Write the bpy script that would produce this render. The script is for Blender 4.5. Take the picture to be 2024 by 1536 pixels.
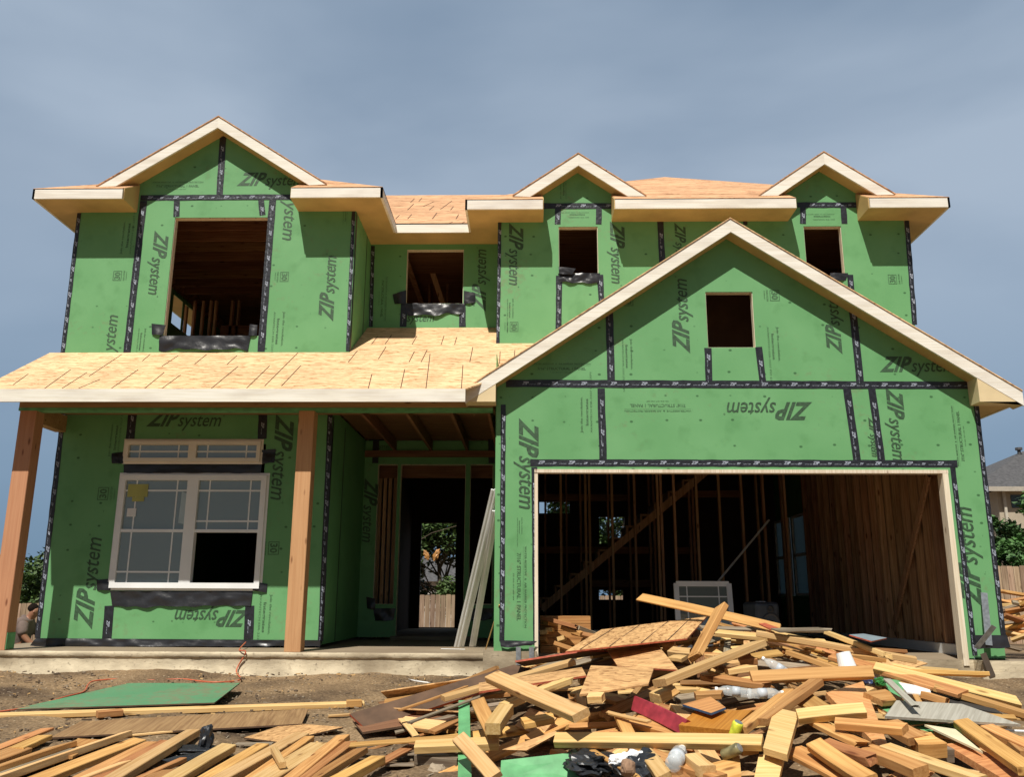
import bpy, bmesh, math, random
from mathutils import Vector, Matrix
from math import radians, sin, cos, tan, atan, pi
random.seed(7)
sc = bpy.context.scene
for o in list(bpy.data.objects): bpy.data.objects.remove(o)

# ---------------------------------------------------------------- camera
F = 1730.0; PT, YW, RL = radians(13.62), radians(1.26), radians(.28)
CAMZ = 0.6
f_ = Vector((-sin(YW)*cos(PT), cos(YW)*cos(PT), sin(PT))); r_ = Vector((cos(YW), sin(YW), 0)); u_ = r_.cross(f_)
r2 = r_*cos(RL)+u_*sin(RL); u2 = u_*cos(RL)-r_*sin(RL)
cam = bpy.data.cameras.new('camera'); co = bpy.data.objects.new('camera', cam); sc.collection.objects.link(co)
co.matrix_world = Matrix(((r2.x,u2.x,-f_.x,0),(r2.y,u2.y,-f_.y,0),(r2.z,u2.z,-f_.z,CAMZ),(0,0,0,1)))
cam.sensor_width = 36; cam.lens = F/2024*36; cam.clip_start = .05; cam.clip_end = 3000
sc.camera = co
CP = Vector((0,0,CAMZ))
# ---------------------------------------------------------------- sun and sky
SUN = Vector((-.14,-.46,.70)).normalized()      # towards the sun
sl = bpy.data.lights.new('sun','SUN'); sl.energy = 5.0; sl.angle = radians(.5); sl.color = (1,.95,.86)
so = bpy.data.objects.new('sun', sl); sc.collection.objects.link(so); so.rotation_euler = SUN.to_track_quat('Z','Y').to_euler(); so.location=(-3,-10,20)
w = bpy.data.worlds.new('World'); sc.world = w; w.use_nodes = True
nt = w.node_tree; nt.nodes.clear()
def N(nt, t, **k):
    n = nt.nodes.new(t)
    for a, b in k.items():
        if a.startswith('i_'):
            n.inputs[a[2:].replace('_',' ')].default_value = b
        else: setattr(n, a, b)
    return n
sky = N(nt,'ShaderNodeTexSky', sky_type='NISHITA', sun_disc=False, sun_elevation=math.asin(SUN.z), sun_rotation=math.atan2(SUN.x,SUN.y), dust_density=2.0)
b1 = N(nt,'ShaderNodeBackground'); b1.inputs[1].default_value = .07
nt.links.new(sky.outputs[0], b1.inputs[0])
tc = N(nt,'ShaderNodeTexCoord'); mp = N(nt,'ShaderNodeMapping'); mp.inputs['Scale'].default_value = (1.1,1.1,2.6)
nz = N(nt,'ShaderNodeTexNoise'); nz.inputs['Scale'].default_value = 1.5; nz.inputs['Detail'].default_value = 5; nz.inputs['Roughness'].default_value=.45; nz.inputs['Distortion'].default_value=.3
nt.links.new(tc.outputs['Generated'], mp.inputs[0]); nt.links.new(mp.outputs[0], nz.inputs[0])
cr = N(nt,'ShaderNodeValToRGB'); e = cr.color_ramp.elements
e[0].position=.38; e[0].color=(.225,.305,.415,1); e[1].position=.64; e[1].color=(.385,.47,.58,1)
nt.links.new(nz.outputs[0], cr.inputs[0])
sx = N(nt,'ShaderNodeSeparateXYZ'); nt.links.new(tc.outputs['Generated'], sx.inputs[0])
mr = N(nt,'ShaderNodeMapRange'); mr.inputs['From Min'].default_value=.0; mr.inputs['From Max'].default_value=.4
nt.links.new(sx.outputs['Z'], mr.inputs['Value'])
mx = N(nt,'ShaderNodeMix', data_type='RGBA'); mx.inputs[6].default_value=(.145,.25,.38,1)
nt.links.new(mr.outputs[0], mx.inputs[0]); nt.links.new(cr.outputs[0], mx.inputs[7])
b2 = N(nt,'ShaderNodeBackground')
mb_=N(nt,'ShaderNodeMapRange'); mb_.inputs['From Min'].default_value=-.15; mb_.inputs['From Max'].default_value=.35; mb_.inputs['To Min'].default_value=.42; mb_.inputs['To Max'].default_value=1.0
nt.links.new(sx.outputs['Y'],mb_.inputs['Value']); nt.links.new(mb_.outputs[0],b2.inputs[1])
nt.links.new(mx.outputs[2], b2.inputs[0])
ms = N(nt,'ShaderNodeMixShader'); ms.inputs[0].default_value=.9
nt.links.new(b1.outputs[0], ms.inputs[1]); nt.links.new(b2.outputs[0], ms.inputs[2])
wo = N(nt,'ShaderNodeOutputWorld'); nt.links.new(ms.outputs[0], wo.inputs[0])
vs = sc.view_settings; vs.view_transform='Standard'; vs.look='None'; vs.gamma=1; vs.use_curve_mapping=False; vs.exposure=0.12
sc.render.engine='CYCLES'

# ---------------------------------------------------------------- pixel helpers (photo px -> world point on a real plane)
def ray(x,y): return (r2*((x-1012)/F) - u2*((y-768)/F) + f_)
def at(x,y,X=None,Y=None,Z=None):
    d = ray(x,y)
    if X is not None: k = X/d.x
    elif Y is not None: k = Y/d.y
    else: k = (Z-CAMZ)/d.z
    return CP + d*k
def lerp(a,b,t): return a+(b-a)*t
def interp(tab,x):
    if x<=tab[0][0]: return tab[0][1]
    for (a,b),(c,d) in zip(tab,tab[1:]):
        if x<=c: return b+(d-b)*(x-a)/(c-a)
    return tab[-1][1]
def ss(a,b,x):
    t=max(0,min(1,(x-a)/(b-a))); return t*t*(3-2*t)
def ground(X,Y):
    g = interp([(-3,-.62),(0,-.6),(6,-.45),(10.4,-.28),(12,-.28)],Y)
    far = lerp(-1.25,-.35, ss(-4,9,X))
    return lerp(g, far, ss(13,22,Y)) 
HR=[(-1.7,0),(-.9,.12),(0,.38),(1,.61),(2,.70),(2.5,.63),(3,.50),(4,.36),(4.6,.27),(5.3,.15),(6.2,.03),(7,0)]
YR=[(-1.5,7.5),(0,8.5),(1.5,9),(3.5,9),(4.3,8.6),(5.2,7.6),(6,7)]
def heap(X,Y):
    h=interp(HR,X); yr=interp(YR,X); ln=interp([(-1,1.6),(.3,3.2),(2,4.6),(6,5.5)],X)
    if Y<yr: k=max(0,1-((yr-Y)/ln)**1.25)
    else: k=max(0,1-((Y-yr)/1.25)**1.6)
    if X>3.5 and Y<yr: h=max(h,.3*ss(3.5,4.3,X))
    return ground(X,Y)+h*k
def cast(x,y,lift=0.,hf=heap,ymax=10.3):
    d=ray(x,y); best=None; Y=4.2; prev=None
    while Y<ymax:
        p=CP+d*(Y/d.y); c=p.z-hf(p.x,p.y)-lift
        if best is None or c<best[0]: best=(c,p)
        if c<0: return p
        Y+=.03
    return best[1]
def gp(x,y,lift=0.): return cast(x,y,lift,ground,60)

# ---------------------------------------------------------------- materials
MATS={}
def newmat(name):
    m=bpy.data.materials.new(name); m.use_nodes=True; t=m.node_tree; b=t.nodes['Principled BSDF']; MATS[name]=m
    return m,t,b
def plain(name,col,rough=.6,metal=0,nscale=6,namt=.12,bump=.0,bscale=40,spec=.5):
    m,t,b=newmat(name); b.inputs['Roughness'].default_value=rough; b.inputs['Metallic'].default_value=metal
    b.inputs['Specular IOR Level'].default_value=spec
    tc=N(t,'ShaderNodeTexCoord'); n=N(t,'ShaderNodeTexNoise'); n.inputs['Scale'].default_value=nscale; n.inputs['Detail'].default_value=6
    t.links.new(tc.outputs['Object'],n.inputs[0])
    r=N(t,'ShaderNodeValToRGB'); e=r.color_ramp.elements; e[0].position=.3; e[1].position=.7
    e[0].color=(*[c*(1-namt) for c in col],1); e[1].color=(*[min(1,c*(1+namt)) for c in col],1)
    t.links.new(n.outputs[0],r.inputs[0]); t.links.new(r.outputs[0],b.inputs['Base Color'])
    if bump:
        n2=N(t,'ShaderNodeTexNoise'); n2.inputs['Scale'].default_value=bscale; n2.inputs['Detail'].default_value=8
        t.links.new(tc.outputs['Object'],n2.inputs[0]); bp=N(t,'ShaderNodeBump'); bp.inputs['Strength'].default_value=bump; bp.inputs['Distance'].default_value=.02
        t.links.new(n2.outputs[0],bp.inputs['Height']); t.links.new(bp.outputs[0],b.inputs['Normal'])
    return m
def wood(name,c1,c2,axis=0,knots=True,stain=.5,rough=.7,var=.3,grey=0):
    m,t,b=newmat(name); b.inputs['Roughness'].default_value=rough; b.inputs['Specular IOR Level'].default_value=.25
    tc=N(t,'ShaderNodeTexCoord'); oi=N(t,'ShaderNodeObjectInfo')
    off=N(t,'ShaderNodeVectorMath',operation='SCALE'); cmb=N(t,'ShaderNodeCombineXYZ')
    for i in range(3): t.links.new(oi.outputs['Random'],cmb.inputs[i])
    t.links.new(cmb.outputs[0],off.inputs[0]); off.inputs['Scale'].default_value=37.
    ad=N(t,'ShaderNodeVectorMath'); t.links.new(tc.outputs['Object'],ad.inputs[0]); t.links.new(off.outputs[0],ad.inputs[1])
    mp=N(t,'ShaderNodeMapping'); s=[60,60,60]; s[axis]=1.6; mp.inputs['Scale'].default_value=s; t.links.new(ad.outputs[0],mp.inputs[0])
    n=N(t,'ShaderNodeTexNoise'); n.inputs['Scale'].default_value=1; n.inputs['Detail'].default_value=4; n.inputs['Distortion'].default_value=.6
    t.links.new(mp.outputs[0],n.inputs[0])
    r=N(t,'ShaderNodeValToRGB'); e=r.color_ramp.elements; e[0].position=.36; e[1].position=.62; e[0].color=(*c2,1); e[1].color=(*c1,1)
    t.links.new(n.outputs[0],r.inputs[0])
    # big blotches
    mp2=N(t,'ShaderNodeMapping'); s=[7,7,7]; s[axis]=1.7; mp2.inputs['Scale'].default_value=s; t.links.new(ad.outputs[0],mp2.inputs[0])
    n2=N(t,'ShaderNodeTexNoise'); n2.inputs['Scale'].default_value=1; n2.inputs['Detail'].default_value=5; t.links.new(mp2.outputs[0],n2.inputs[0])
    r2_=N(t,'ShaderNodeMapRange'); r2_.inputs['From Min'].default_value=.45; r2_.inputs['From Max'].default_value=.8; r2_.inputs['To Max'].default_value=stain
    t.links.new(n2.outputs[0],r2_.inputs['Value'])
    mx=N(t,'ShaderNodeMix',data_type='RGBA'); mx.inputs[7].default_value=(c2[0]*.5,c2[1]*.42,c2[2]*.4,1)
    t.links.new(r2_.outputs[0],mx.inputs[0]); t.links.new(r.outputs[0],mx.inputs[6]); out=mx.outputs[2]
    if knots:
        mp3=N(t,'ShaderNodeMapping'); s=[9,9,9]; s[axis]=2.6; mp3.inputs['Scale'].default_value=s; t.links.new(ad.outputs[0],mp3.inputs[0])
        v=N(t,'ShaderNodeTexVoronoi'); v.inputs['Scale'].default_value=1; t.links.new(mp3.outputs[0],v.inputs[0])
        k=N(t,'ShaderNodeMapRange'); k.inputs['From Min'].default_value=.06; k.inputs['From Max'].default_value=.16; k.inputs['To Min'].default_value=.85; k.inputs['To Max'].default_value=0
        t.links.new(v.outputs['Distance'],k.inputs['Value'])
        m3=N(t,'ShaderNodeMix',data_type='RGBA'); m3.inputs[7].default_value=(c2[0]*.35,c2[1]*.25,c2[2]*.2,1)
        t.links.new(k.outputs[0],m3.inputs[0]); t.links.new(out,m3.inputs[6]); out=m3.outputs[2]
    hs=N(t,'ShaderNodeHueSaturation'); vr=N(t,'ShaderNodeMapRange'); vr.inputs['To Min'].default_value=1-var; vr.inputs['To Max'].default_value=1+var*.55
    t.links.new(oi.outputs['Random'],vr.inputs['Value']); t.links.new(vr.outputs[0],hs.inputs['Value'])
    mlt=N(t,'ShaderNodeMath',operation='MULTIPLY'); mlt.inputs[1].default_value=7.31; frc=N(t,'ShaderNodeMath',operation='FRACT'); t.links.new(oi.outputs['Random'],mlt.inputs[0]); t.links.new(mlt.outputs[0],frc.inputs[0])
    hr=N(t,'ShaderNodeMapRange'); hr.inputs['To Min'].default_value=.488; hr.inputs['To Max'].default_value=.506; t.links.new(frc.outputs[0],hr.inputs['Value']); t.links.new(hr.outputs[0],hs.inputs['Hue'])
    t.links.new(out,hs.inputs['Color']); t.links.new(hs.outputs[0],b.inputs['Base Color'])
    bp=N(t,'ShaderNodeBump'); bp.inputs['Strength'].default_value=.25; bp.inputs['Distance'].default_value=.004
    t.links.new(n.outputs[0],bp.inputs['Height']); t.links.new(bp.outputs[0],b.inputs['Normal'])
    return m
def osb(name,light,dark,rot=(0,0,0),sx=(9,42,42),red=None):
    m,t,b=newmat(name); b.inputs['Roughness'].default_value=.75; b.inputs['Specular IOR Level'].default_value=.2
    tc=N(t,'ShaderNodeTexCoord'); col=None
    nd=N(t,'ShaderNodeTexNoise'); nd.inputs['Scale'].default_value=5; t.links.new(tc.outputs['Object'],nd.inputs[0])
    dm=N(t,'ShaderNodeVectorMath',operation='SCALE'); dm.inputs['Scale'].default_value=.10; t.links.new(nd.outputs['Color'],dm.inputs[0])
    ad=N(t,'ShaderNodeVectorMath'); t.links.new(tc.outputs['Object'],ad.inputs[0]); t.links.new(dm.outputs[0],ad.inputs[1])
    outs=[]
    for k,(ang,sc_) in enumerate(((.12,1),(-.35,.8),(.5,1.5))):
        mp=N(t,'ShaderNodeMapping'); mp.inputs['Rotation'].default_value=(rot[0],rot[1],rot[2]+ang); mp.inputs['Scale'].default_value=[s*sc_ for s in sx]; mp.inputs['Location'].default_value=(k*3.1,k*1.7,k)
        t.links.new(ad.outputs[0],mp.inputs[0])
        v=N(t,'ShaderNodeTexVoronoi'); v.inputs['Scale'].default_value=1; t.links.new(mp.outputs[0],v.inputs[0])
        bw=N(t,'ShaderNodeSeparateXYZ'); t.links.new(v.outputs['Color'],bw.inputs[0]); outs.append(bw.outputs['X'])
    a=N(t,'ShaderNodeMath',operation='ADD'); t.links.new(outs[0],a.inputs[0]); t.links.new(outs[1],a.inputs[1])
    a2=N(t,'ShaderNodeMath',operation='ADD'); t.links.new(a.outputs[0],a2.inputs[0]); t.links.new(outs[2],a2.inputs[1])
    dv=N(t,'ShaderNodeMath',operation='DIVIDE'); dv.inputs[1].default_value=3; t.links.new(a2.outputs[0],dv.inputs[0])
    r=N(t,'ShaderNodeValToRGB'); e=r.color_ramp.elements; e[0].position=.18; e[0].color=(*dark,1); e[1].position=.55; e[1].color=(*light,1)
    x=e.new(.36); x.color=(*[lerp(p,q,.72) for p,q in zip(dark,light)],1)
    x=e.new(.8); x.color=(*[min(1,p*1.25) for p in light],1)
    t.links.new(dv.outputs[0],r.inputs[0])
    n2=N(t,'ShaderNodeTexNoise'); n2.inputs['Scale'].default_value=.9; n2.inputs['Detail'].default_value=4; t.links.new(tc.outputs['Object'],n2.inputs[0])
    mr=N(t,'ShaderNodeMapRange'); mr.inputs['From Min'].default_value=.3; mr.inputs['From Max'].default_value=.7; mr.inputs['To Min'].default_value=.88; mr.inputs['To Max'].default_value=1.1; t.links.new(n2.outputs[0],mr.inputs['Value'])
    hs=N(t,'ShaderNodeHueSaturation'); t.links.new(mr.outputs[0],hs.inputs['Value']); t.links.new(r.outputs[0],hs.inputs['Color'])
    t.links.new(hs.outputs[0],b.inputs['Base Color'])
    bp=N(t,'ShaderNodeBump'); bp.inputs['Strength'].default_value=.2; bp.inputs['Distance'].default_value=.003; t.links.new(dv.outputs[0],bp.inputs['Height']); t.links.new(bp.outputs[0],b.inputs['Normal'])
    return m
def zipmat(name,g=(.142,.36,.15),mud=(.34,.48,.4)):
    m,t,b=newmat(name); b.inputs['Roughness'].default_value=.55; b.inputs['Specular IOR Level'].default_value=.3
    tc=N(t,'ShaderNodeTexCoord')
    def noise(s,d=5,sc=(1,1,1)):
        mp=N(t,'ShaderNodeMapping'); mp.inputs['Scale'].default_value=sc; t.links.new(tc.outputs['Object'],mp.inputs[0])
        n=N(t,'ShaderNodeTexNoise'); n.inputs['Scale'].default_value=s; n.inputs['Detail'].default_value=d; t.links.new(mp.outputs[0],n.inputs[0]); return n.outputs[0]
    r=N(t,'ShaderNodeValToRGB'); e=r.color_ramp.elements; e[0].position=.3; e[1].position=.7
    e[0].color=(g[0]*.9,g[1]*.93,g[2]*.9,1); e[1].color=(g[0]*1.12,g[1]*1.06,g[2]*1.1,1); t.links.new(noise(1.6),r.inputs[0]); out=r.outputs[0]
    def over(fac,col,lo,hi,mx_):
        nonlocal out
        mr=N(t,'ShaderNodeMapRange'); mr.inputs['From Min'].default_value=lo; mr.inputs['From Max'].default_value=hi; mr.inputs['To Max'].default_value=mx_; t.links.new(fac,mr.inputs['Value'])
        mx=N(t,'ShaderNodeMix',data_type='RGBA'); mx.inputs[7].default_value=(*col,1); t.links.new(mr.outputs[0],mx.inputs[0]); t.links.new(out,mx.inputs[6]); out=mx.outputs[2]
    # mud smudges: broad mask times fine grain
    a=noise(1.1,3); f=noise(14,6)
    ml=N(t,'ShaderNodeMath',operation='MULTIPLY'); t.links.new(a,ml.inputs[0]); t.links.new(f,ml.inputs[1])
    over(ml.outputs[0],(.20,.19,.11),mud[0],mud[1],mud[2])
    over(noise(60,3,(1,1,.2)),(.05,.12,.05),.69,.76,.6)
    over(noise(3.5,7),(g[0]*.62,g[1]*.70,g[2]*.6),.56,.72,.45)
    over(noise(90,2),(.35,.55,.33),.79,.83,.7)
    # nail dimples in rows
    mp=N(t,'ShaderNodeMapping'); mp.inputs['Scale'].default_value=(2.46,.01,3.3); t.links.new(tc.outputs['Object'],mp.inputs[0])
    v=N(t,'ShaderNodeTexVoronoi'); v.inputs['Scale'].default_value=1; v.inputs['Randomness'].default_value=.12; t.links.new(mp.outputs[0],v.inputs[0])
    over(v.outputs['Distance'],(.035,.11,.04),.062,.035,.85)
    t.links.new(out,b.inputs['Base Color'])
    return m
ZIP=zipmat('green_sheathing'); ZIPS=plain('green_sheathing_scrap',(.12,.35,.15),.55,nscale=8,namt=.25)
TAPE=plain('black_tape',(.018,.02,.026),.38,nscale=20,namt=.4,bump=.3,bscale=25)
INK=plain('print_ink',(.035,.085,.04),.6,nscale=30,namt=.35); INKL=plain('small_print_ink',(.055,.14,.06),.6,nscale=60,namt=.5)
TWHITE=plain('tape_print',(.34,.38,.46),.6,nscale=40,namt=.5)
def filmmat():
    m=plain('black_film',(.022,.022,.025),.32,nscale=5,namt=.3,bump=.45,bscale=7); return m
FILM=filmmat()
TRIM=wood('primed_trim',(.86,.83,.75),(.78,.73,.62),0,False,.42,.55,.03)
TRIMZ=wood('pale_lumber_upright',(.80,.72,.56),(.66,.56,.40),2,True,.2,.6,.05)
SOFF=plain('soffit_board',(.54,.375,.155),.6,nscale=2.5,namt=.16,bump=.15,bscale=60)
ROOF=osb('roof_osb',(.68,.46,.26),(.36,.17,.065),sx=(7,48,48))
ROOF2=osb('main_roof_osb',(.60,.35,.19),(.28,.12,.055),sx=(5,30,30))
SHEET=osb('scrap_osb',(.56,.33,.145),(.27,.13,.05),sx=(11,40,40))
JOINT=plain('joint_gap',(.10,.05,.025),.9)
REDE=plain('red_sealed_edge',(.40,.085,.04),.6,nscale=30,namt=.4)
LUM=wood('lumber',(.64,.375,.13),(.48,.25,.075),0)
LUMP=wood('lumber_pale',(.74,.51,.225),(.60,.38,.14),0,stain=.3,var=.22)
LUMR=wood('lumber_red',(.55,.29,.105),(.40,.18,.06),0)
LUMG=wood('lumber_weathered',(.36,.30,.21),(.20,.15,.10),0,stain=.6)
FIR=wood('fir_post',(.56,.31,.155),(.50,.26,.125),2,True,.12,.6,.05)
BEAM=wood('beam_wood',(.56,.36,.17),(.44,.26,.11),0)
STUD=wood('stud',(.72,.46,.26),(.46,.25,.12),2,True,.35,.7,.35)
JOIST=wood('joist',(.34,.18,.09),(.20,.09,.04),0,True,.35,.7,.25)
STAIN=wood('stained_wood',(.48,.20,.035),(.36,.13,.02),0,False,.2,.4,.05)
RED=plain('crimson_paint',(.30,.03,.045),.55,nscale=20,namt=.3); BLUE=plain('blue_paint',(.03,.10,.22),.55,nscale=20,namt=.3)
GREYW=wood('grey_plank',(.42,.40,.33),(.32,.30,.24),0,False,.2,.7,.05)
VINYL=plain('white_vinyl',(.84,.85,.85),.4,nscale=3,namt=.05,bump=.05); VINT=plain('tan_vinyl',(.84,.77,.66),.45,nscale=3,namt=.06)
GREYT=plain('grey_trim',(.84,.86,.86),.45,nscale=4,namt=.06)
METAL=plain('galvanised_strap',(.36,.39,.41),.4,.6,nscale=25,namt=.25)
WHITE=plain('white_foam',(.82,.82,.80),.6,namt=.03); PAPER=plain('white_paper',(.78,.78,.78),.8,namt=.06,bump=.5,bscale=12)
BLACKP=plain('black_plastic',(.02,.022,.026),.35,nscale=4,namt=.3,bump=.6,bscale=10)
ORANGE=plain('orange_cord',(.55,.13,.06),.5); CANY=plain('yellow_can',(.60,.62,.05),.35,nscale=30,namt=.3); 
SKIN=plain('skin',(.30,.14,.08),.55,namt=.06); HAIR=plain('dark_hair',(.012,.008,.006),.95,nscale=60,namt=.4,spec=.1); SHIRT=plain('taupe_shirt',(.16,.115,.10),.9,nscale=12,namt=.15,bump=.4,bscale=14); JEAN=plain('grey_trousers',(.07,.08,.10),.9,nscale=12)
SPK=plain('speaker_shell',(.035,.045,.06),.3,nscale=9,namt=.4); FENCE=wood('fence_picket',(.46,.34,.23),(.28,.19,.12),2,True,.5,.8,.3)
_t=FENCE.node_tree; _g=_t.nodes.new('ShaderNodeNewGeometry')
for _l in list(_t.links):
    if _l.from_node.type=='OBJECT_INFO': _t.links.new(_g.outputs['Random Per Island'],_l.to_socket)
FOLR=plain('foil',(.45,.22,.07),.35,nscale=14,namt=.5)
def concrete():
    m,t,b=newmat('concrete'); b.inputs['Roughness'].default_value=.9; b.inputs['Specular IOR Level'].default_value=.2
    tc=N(t,'ShaderNodeTexCoord')
    def noise(s,d=6,sc=(1,1,1)):
        mp=N(t,'ShaderNodeMapping'); mp.inputs['Scale'].default_value=sc; t.links.new(tc.outputs['Object'],mp.inputs[0])
        n=N(t,'ShaderNodeTexNoise'); n.inputs['Scale'].default_value=s; n.inputs['Detail'].default_value=d; t.links.new(mp.outputs[0],n.inputs[0]); return n.outputs[0]
    r=N(t,'ShaderNodeValToRGB'); e=r.color_ramp.elements; e[0].position=.28; e[0].color=(.36,.30,.21,1); e[1].position=.58; e[1].color=(.64,.55,.39,1)
    t.links.new(noise(2.2,8,(1,1,2)),r.inputs[0])
    mr=N(t,'ShaderNodeMapRange'); mr.inputs['From Min'].default_value=.5; mr.inputs['From Max'].default_value=.62; mr.inputs['To Max'].default_value=.7
    t.links.new(noise(.9,5,(1,1,1.3)),mr.inputs['Value'])
    mx=N(t,'ShaderNodeMix',data_type='RGBA'); mx.inputs[7].default_value=(.20,.15,.095,1); t.links.new(mr.outputs[0],mx.inputs[0]); t.links.new(r.outputs[0],mx.inputs[6])
    mr2=N(t,'ShaderNodeMapRange'); mr2.inputs['From Min'].default_value=.6; mr2.inputs['From Max'].default_value=.75; mr2.inputs['To Max'].default_value=.6; t.links.new(noise(26,4),mr2.inputs['Value'])
    m2=N(t,'ShaderNodeMix',data_type='RGBA'); m2.inputs[7].default_value=(.14,.11,.08,1); t.links.new(mr2.outputs[0],m2.inputs[0]); t.links.new(mx.outputs[2],m2.inputs[6])
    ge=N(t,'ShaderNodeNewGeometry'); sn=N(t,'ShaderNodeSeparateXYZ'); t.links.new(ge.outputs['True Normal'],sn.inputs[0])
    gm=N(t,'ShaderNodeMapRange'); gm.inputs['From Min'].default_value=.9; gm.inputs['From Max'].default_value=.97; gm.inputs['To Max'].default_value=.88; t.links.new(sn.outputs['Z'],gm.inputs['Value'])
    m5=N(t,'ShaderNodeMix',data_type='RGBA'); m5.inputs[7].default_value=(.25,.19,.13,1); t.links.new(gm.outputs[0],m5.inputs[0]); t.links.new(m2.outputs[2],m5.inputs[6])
    t.links.new(m5.outputs[2],b.inputs['Base Color'])
    bp=N(t,'ShaderNodeBump'); bp.inputs['Strength'].default_value=.5; bp.inputs['Distance'].default_value=.012; t.links.new(noise(14,8,(1,1,2)),bp.inputs['Height']); t.links.new(bp.outputs[0],b.inputs['Normal'])
    return m
CONC=concrete()
def dirt():
    m,t,b=newmat('dirt'); b.inputs['Roughness'].default_value=1; b.inputs['Specular IOR Level'].default_value=.1
    tc=N(t,'ShaderNodeTexCoord')
    def noise(s,d=6):
        n=N(t,'ShaderNodeTexNoise'); n.inputs['Scale'].default_value=s; n.inputs['Detail'].default_value=d; t.links.new(tc.outputs['Object'],n.inputs[0]); return n.outputs[0]
    r=N(t,'ShaderNodeValToRGB'); e=r.color_ramp.elements; e[0].position=.34; e[0].color=(.085,.058,.038,1); e[1].position=.64; e[1].color=(.27,.185,.105,1)
    t.links.new(noise(1.1,10),r.inputs[0])
    v=N(t,'ShaderNodeTexVoronoi'); v.inputs['Scale'].default_value=38; t.links.new(tc.outputs['Object'],v.inputs[0])
    s=N(t,'ShaderNodeSeparateXYZ'); t.links.new(v.outputs['Color'],s.inputs[0])
    mr=N(t,'ShaderNodeMapRange'); mr.inputs['From Min'].default_value=.86; mr.inputs['From Max'].default_value=.9; mr.inputs['To Max'].default_value=.75; t.links.new(s.outputs['X'],mr.inputs['Value'])
    dd=N(t,'ShaderNodeMapRange'); dd.inputs['From Min'].default_value=.38; dd.inputs['From Max'].default_value=.3; t.links.new(v.outputs['Distance'],dd.inputs['Value'])
    ml=N(t,'ShaderNodeMath',operation='MULTIPLY'); t.links.new(mr.outputs[0],ml.inputs[0]); t.links.new(dd.outputs[0],ml.inputs[1])
    mx=N(t,'ShaderNodeMix',data_type='RGBA'); mx.inputs[7].default_value=(.42,.33,.22,1); t.links.new(ml.outputs[0],mx.inputs[0]); t.links.new(r.outputs[0],mx.inputs[6])
    n3=noise(45,4); m4=N(t,'ShaderNodeMapRange'); m4.inputs['From Min'].default_value=.3; m4.inputs['From Max'].default_value=.7; m4.inputs['To Min'].default_value=.6; m4.inputs['To Max'].default_value=1.35; t.links.new(n3,m4.inputs['Value'])
    hs=N(t,'ShaderNodeHueSaturation'); t.links.new(m4.outputs[0],hs.inputs['Value']); t.links.new(mx.outputs[2],hs.inputs['Color']); t.links.new(hs.outputs[0],b.inputs['Base Color'])
    bp=N(t,'ShaderNodeBump'); bp.inputs['Strength'].default_value=.9; bp.inputs['Distance'].default_value=.03; t.links.new(noise(16,10),bp.inputs['Height']); t.links.new(bp.outputs[0],b.inputs['Normal'])
    return m
DIRT=dirt()
def glass(name,tint,mixf):
    m,t,b=newmat(name); t.nodes.remove(b)
    g=N(t,'ShaderNodeBsdfGlossy'); g.inputs['Roughness'].default_value=.03; g.inputs[0].default_value=(*tint,1)
    d=N(t,'ShaderNodeBsdfDiffuse'); d.inputs[0].default_value=(.40,.46,.45,1)
    tr=N(t,'ShaderNodeBsdfTransparent'); tr.inputs[0].default_value=(.55,.62,.60,1)
    m1=N(t,'ShaderNodeMixShader'); m1.inputs[0].default_value=mixf; t.links.new(tr.outputs[0],m1.inputs[1]); t.links.new(g.outputs[0],m1.inputs[2])
    m2=N(t,'ShaderNodeMixShader'); m2.inputs[0].default_value=.45; t.links.new(m1.outputs[0],m2.inputs[1]); t.links.new(d.outputs[0],m2.inputs[2])
    t.links.new(m2.outputs[0],t.nodes['Material Output'].inputs[0]); return m
GLASS=glass('window_glass',(.50,.56,.54),.45)
def pet():
    m,t,b=newmat('clear_bottle'); b.inputs['Base Color'].default_value=(.85,.9,.9,1); b.inputs['Roughness'].default_value=.12; b.inputs['Alpha'].default_value=.3; return m
PET=pet()
def leafmat(name,c):
    m,t,b=newmat(name); b.inputs['Roughness'].default_value=.6
    oi=N(t,'ShaderNodeTexCoord'); n=N(t,'ShaderNodeTexNoise'); n.inputs['Scale'].default_value=1.7; n.inputs['Detail'].default_value=6; t.links.new(oi.outputs['Object'],n.inputs[0])
    r=N(t,'ShaderNodeValToRGB'); e=r.color_ramp.elements; e[0].position=.35; e[0].color=(*[x*.55 for x in c],1); e[1].position=.65; e[1].color=(*[x*1.5 for x in c],1)
    t.links.new(n.outputs[0],r.inputs[0]); t.links.new(r.outputs[0],b.inputs['Base Color']); return m
LEAF=leafmat('tree_leaf',(.055,.10,.022)); LEAF2=leafmat('bush_leaf',(.06,.14,.035)); BARK=plain('bark',(.09,.065,.045),.9,nscale=20,namt=.4)
SHING=plain('grey_shingle',(.075,.073,.075),.9,nscale=7,namt=.35,bump=.4,bscale=30); SIDING=plain('beige_siding',(.42,.36,.27),.8,namt=.06); WGL=plain('dark_window',(.05,.07,.08),.15)

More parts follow.
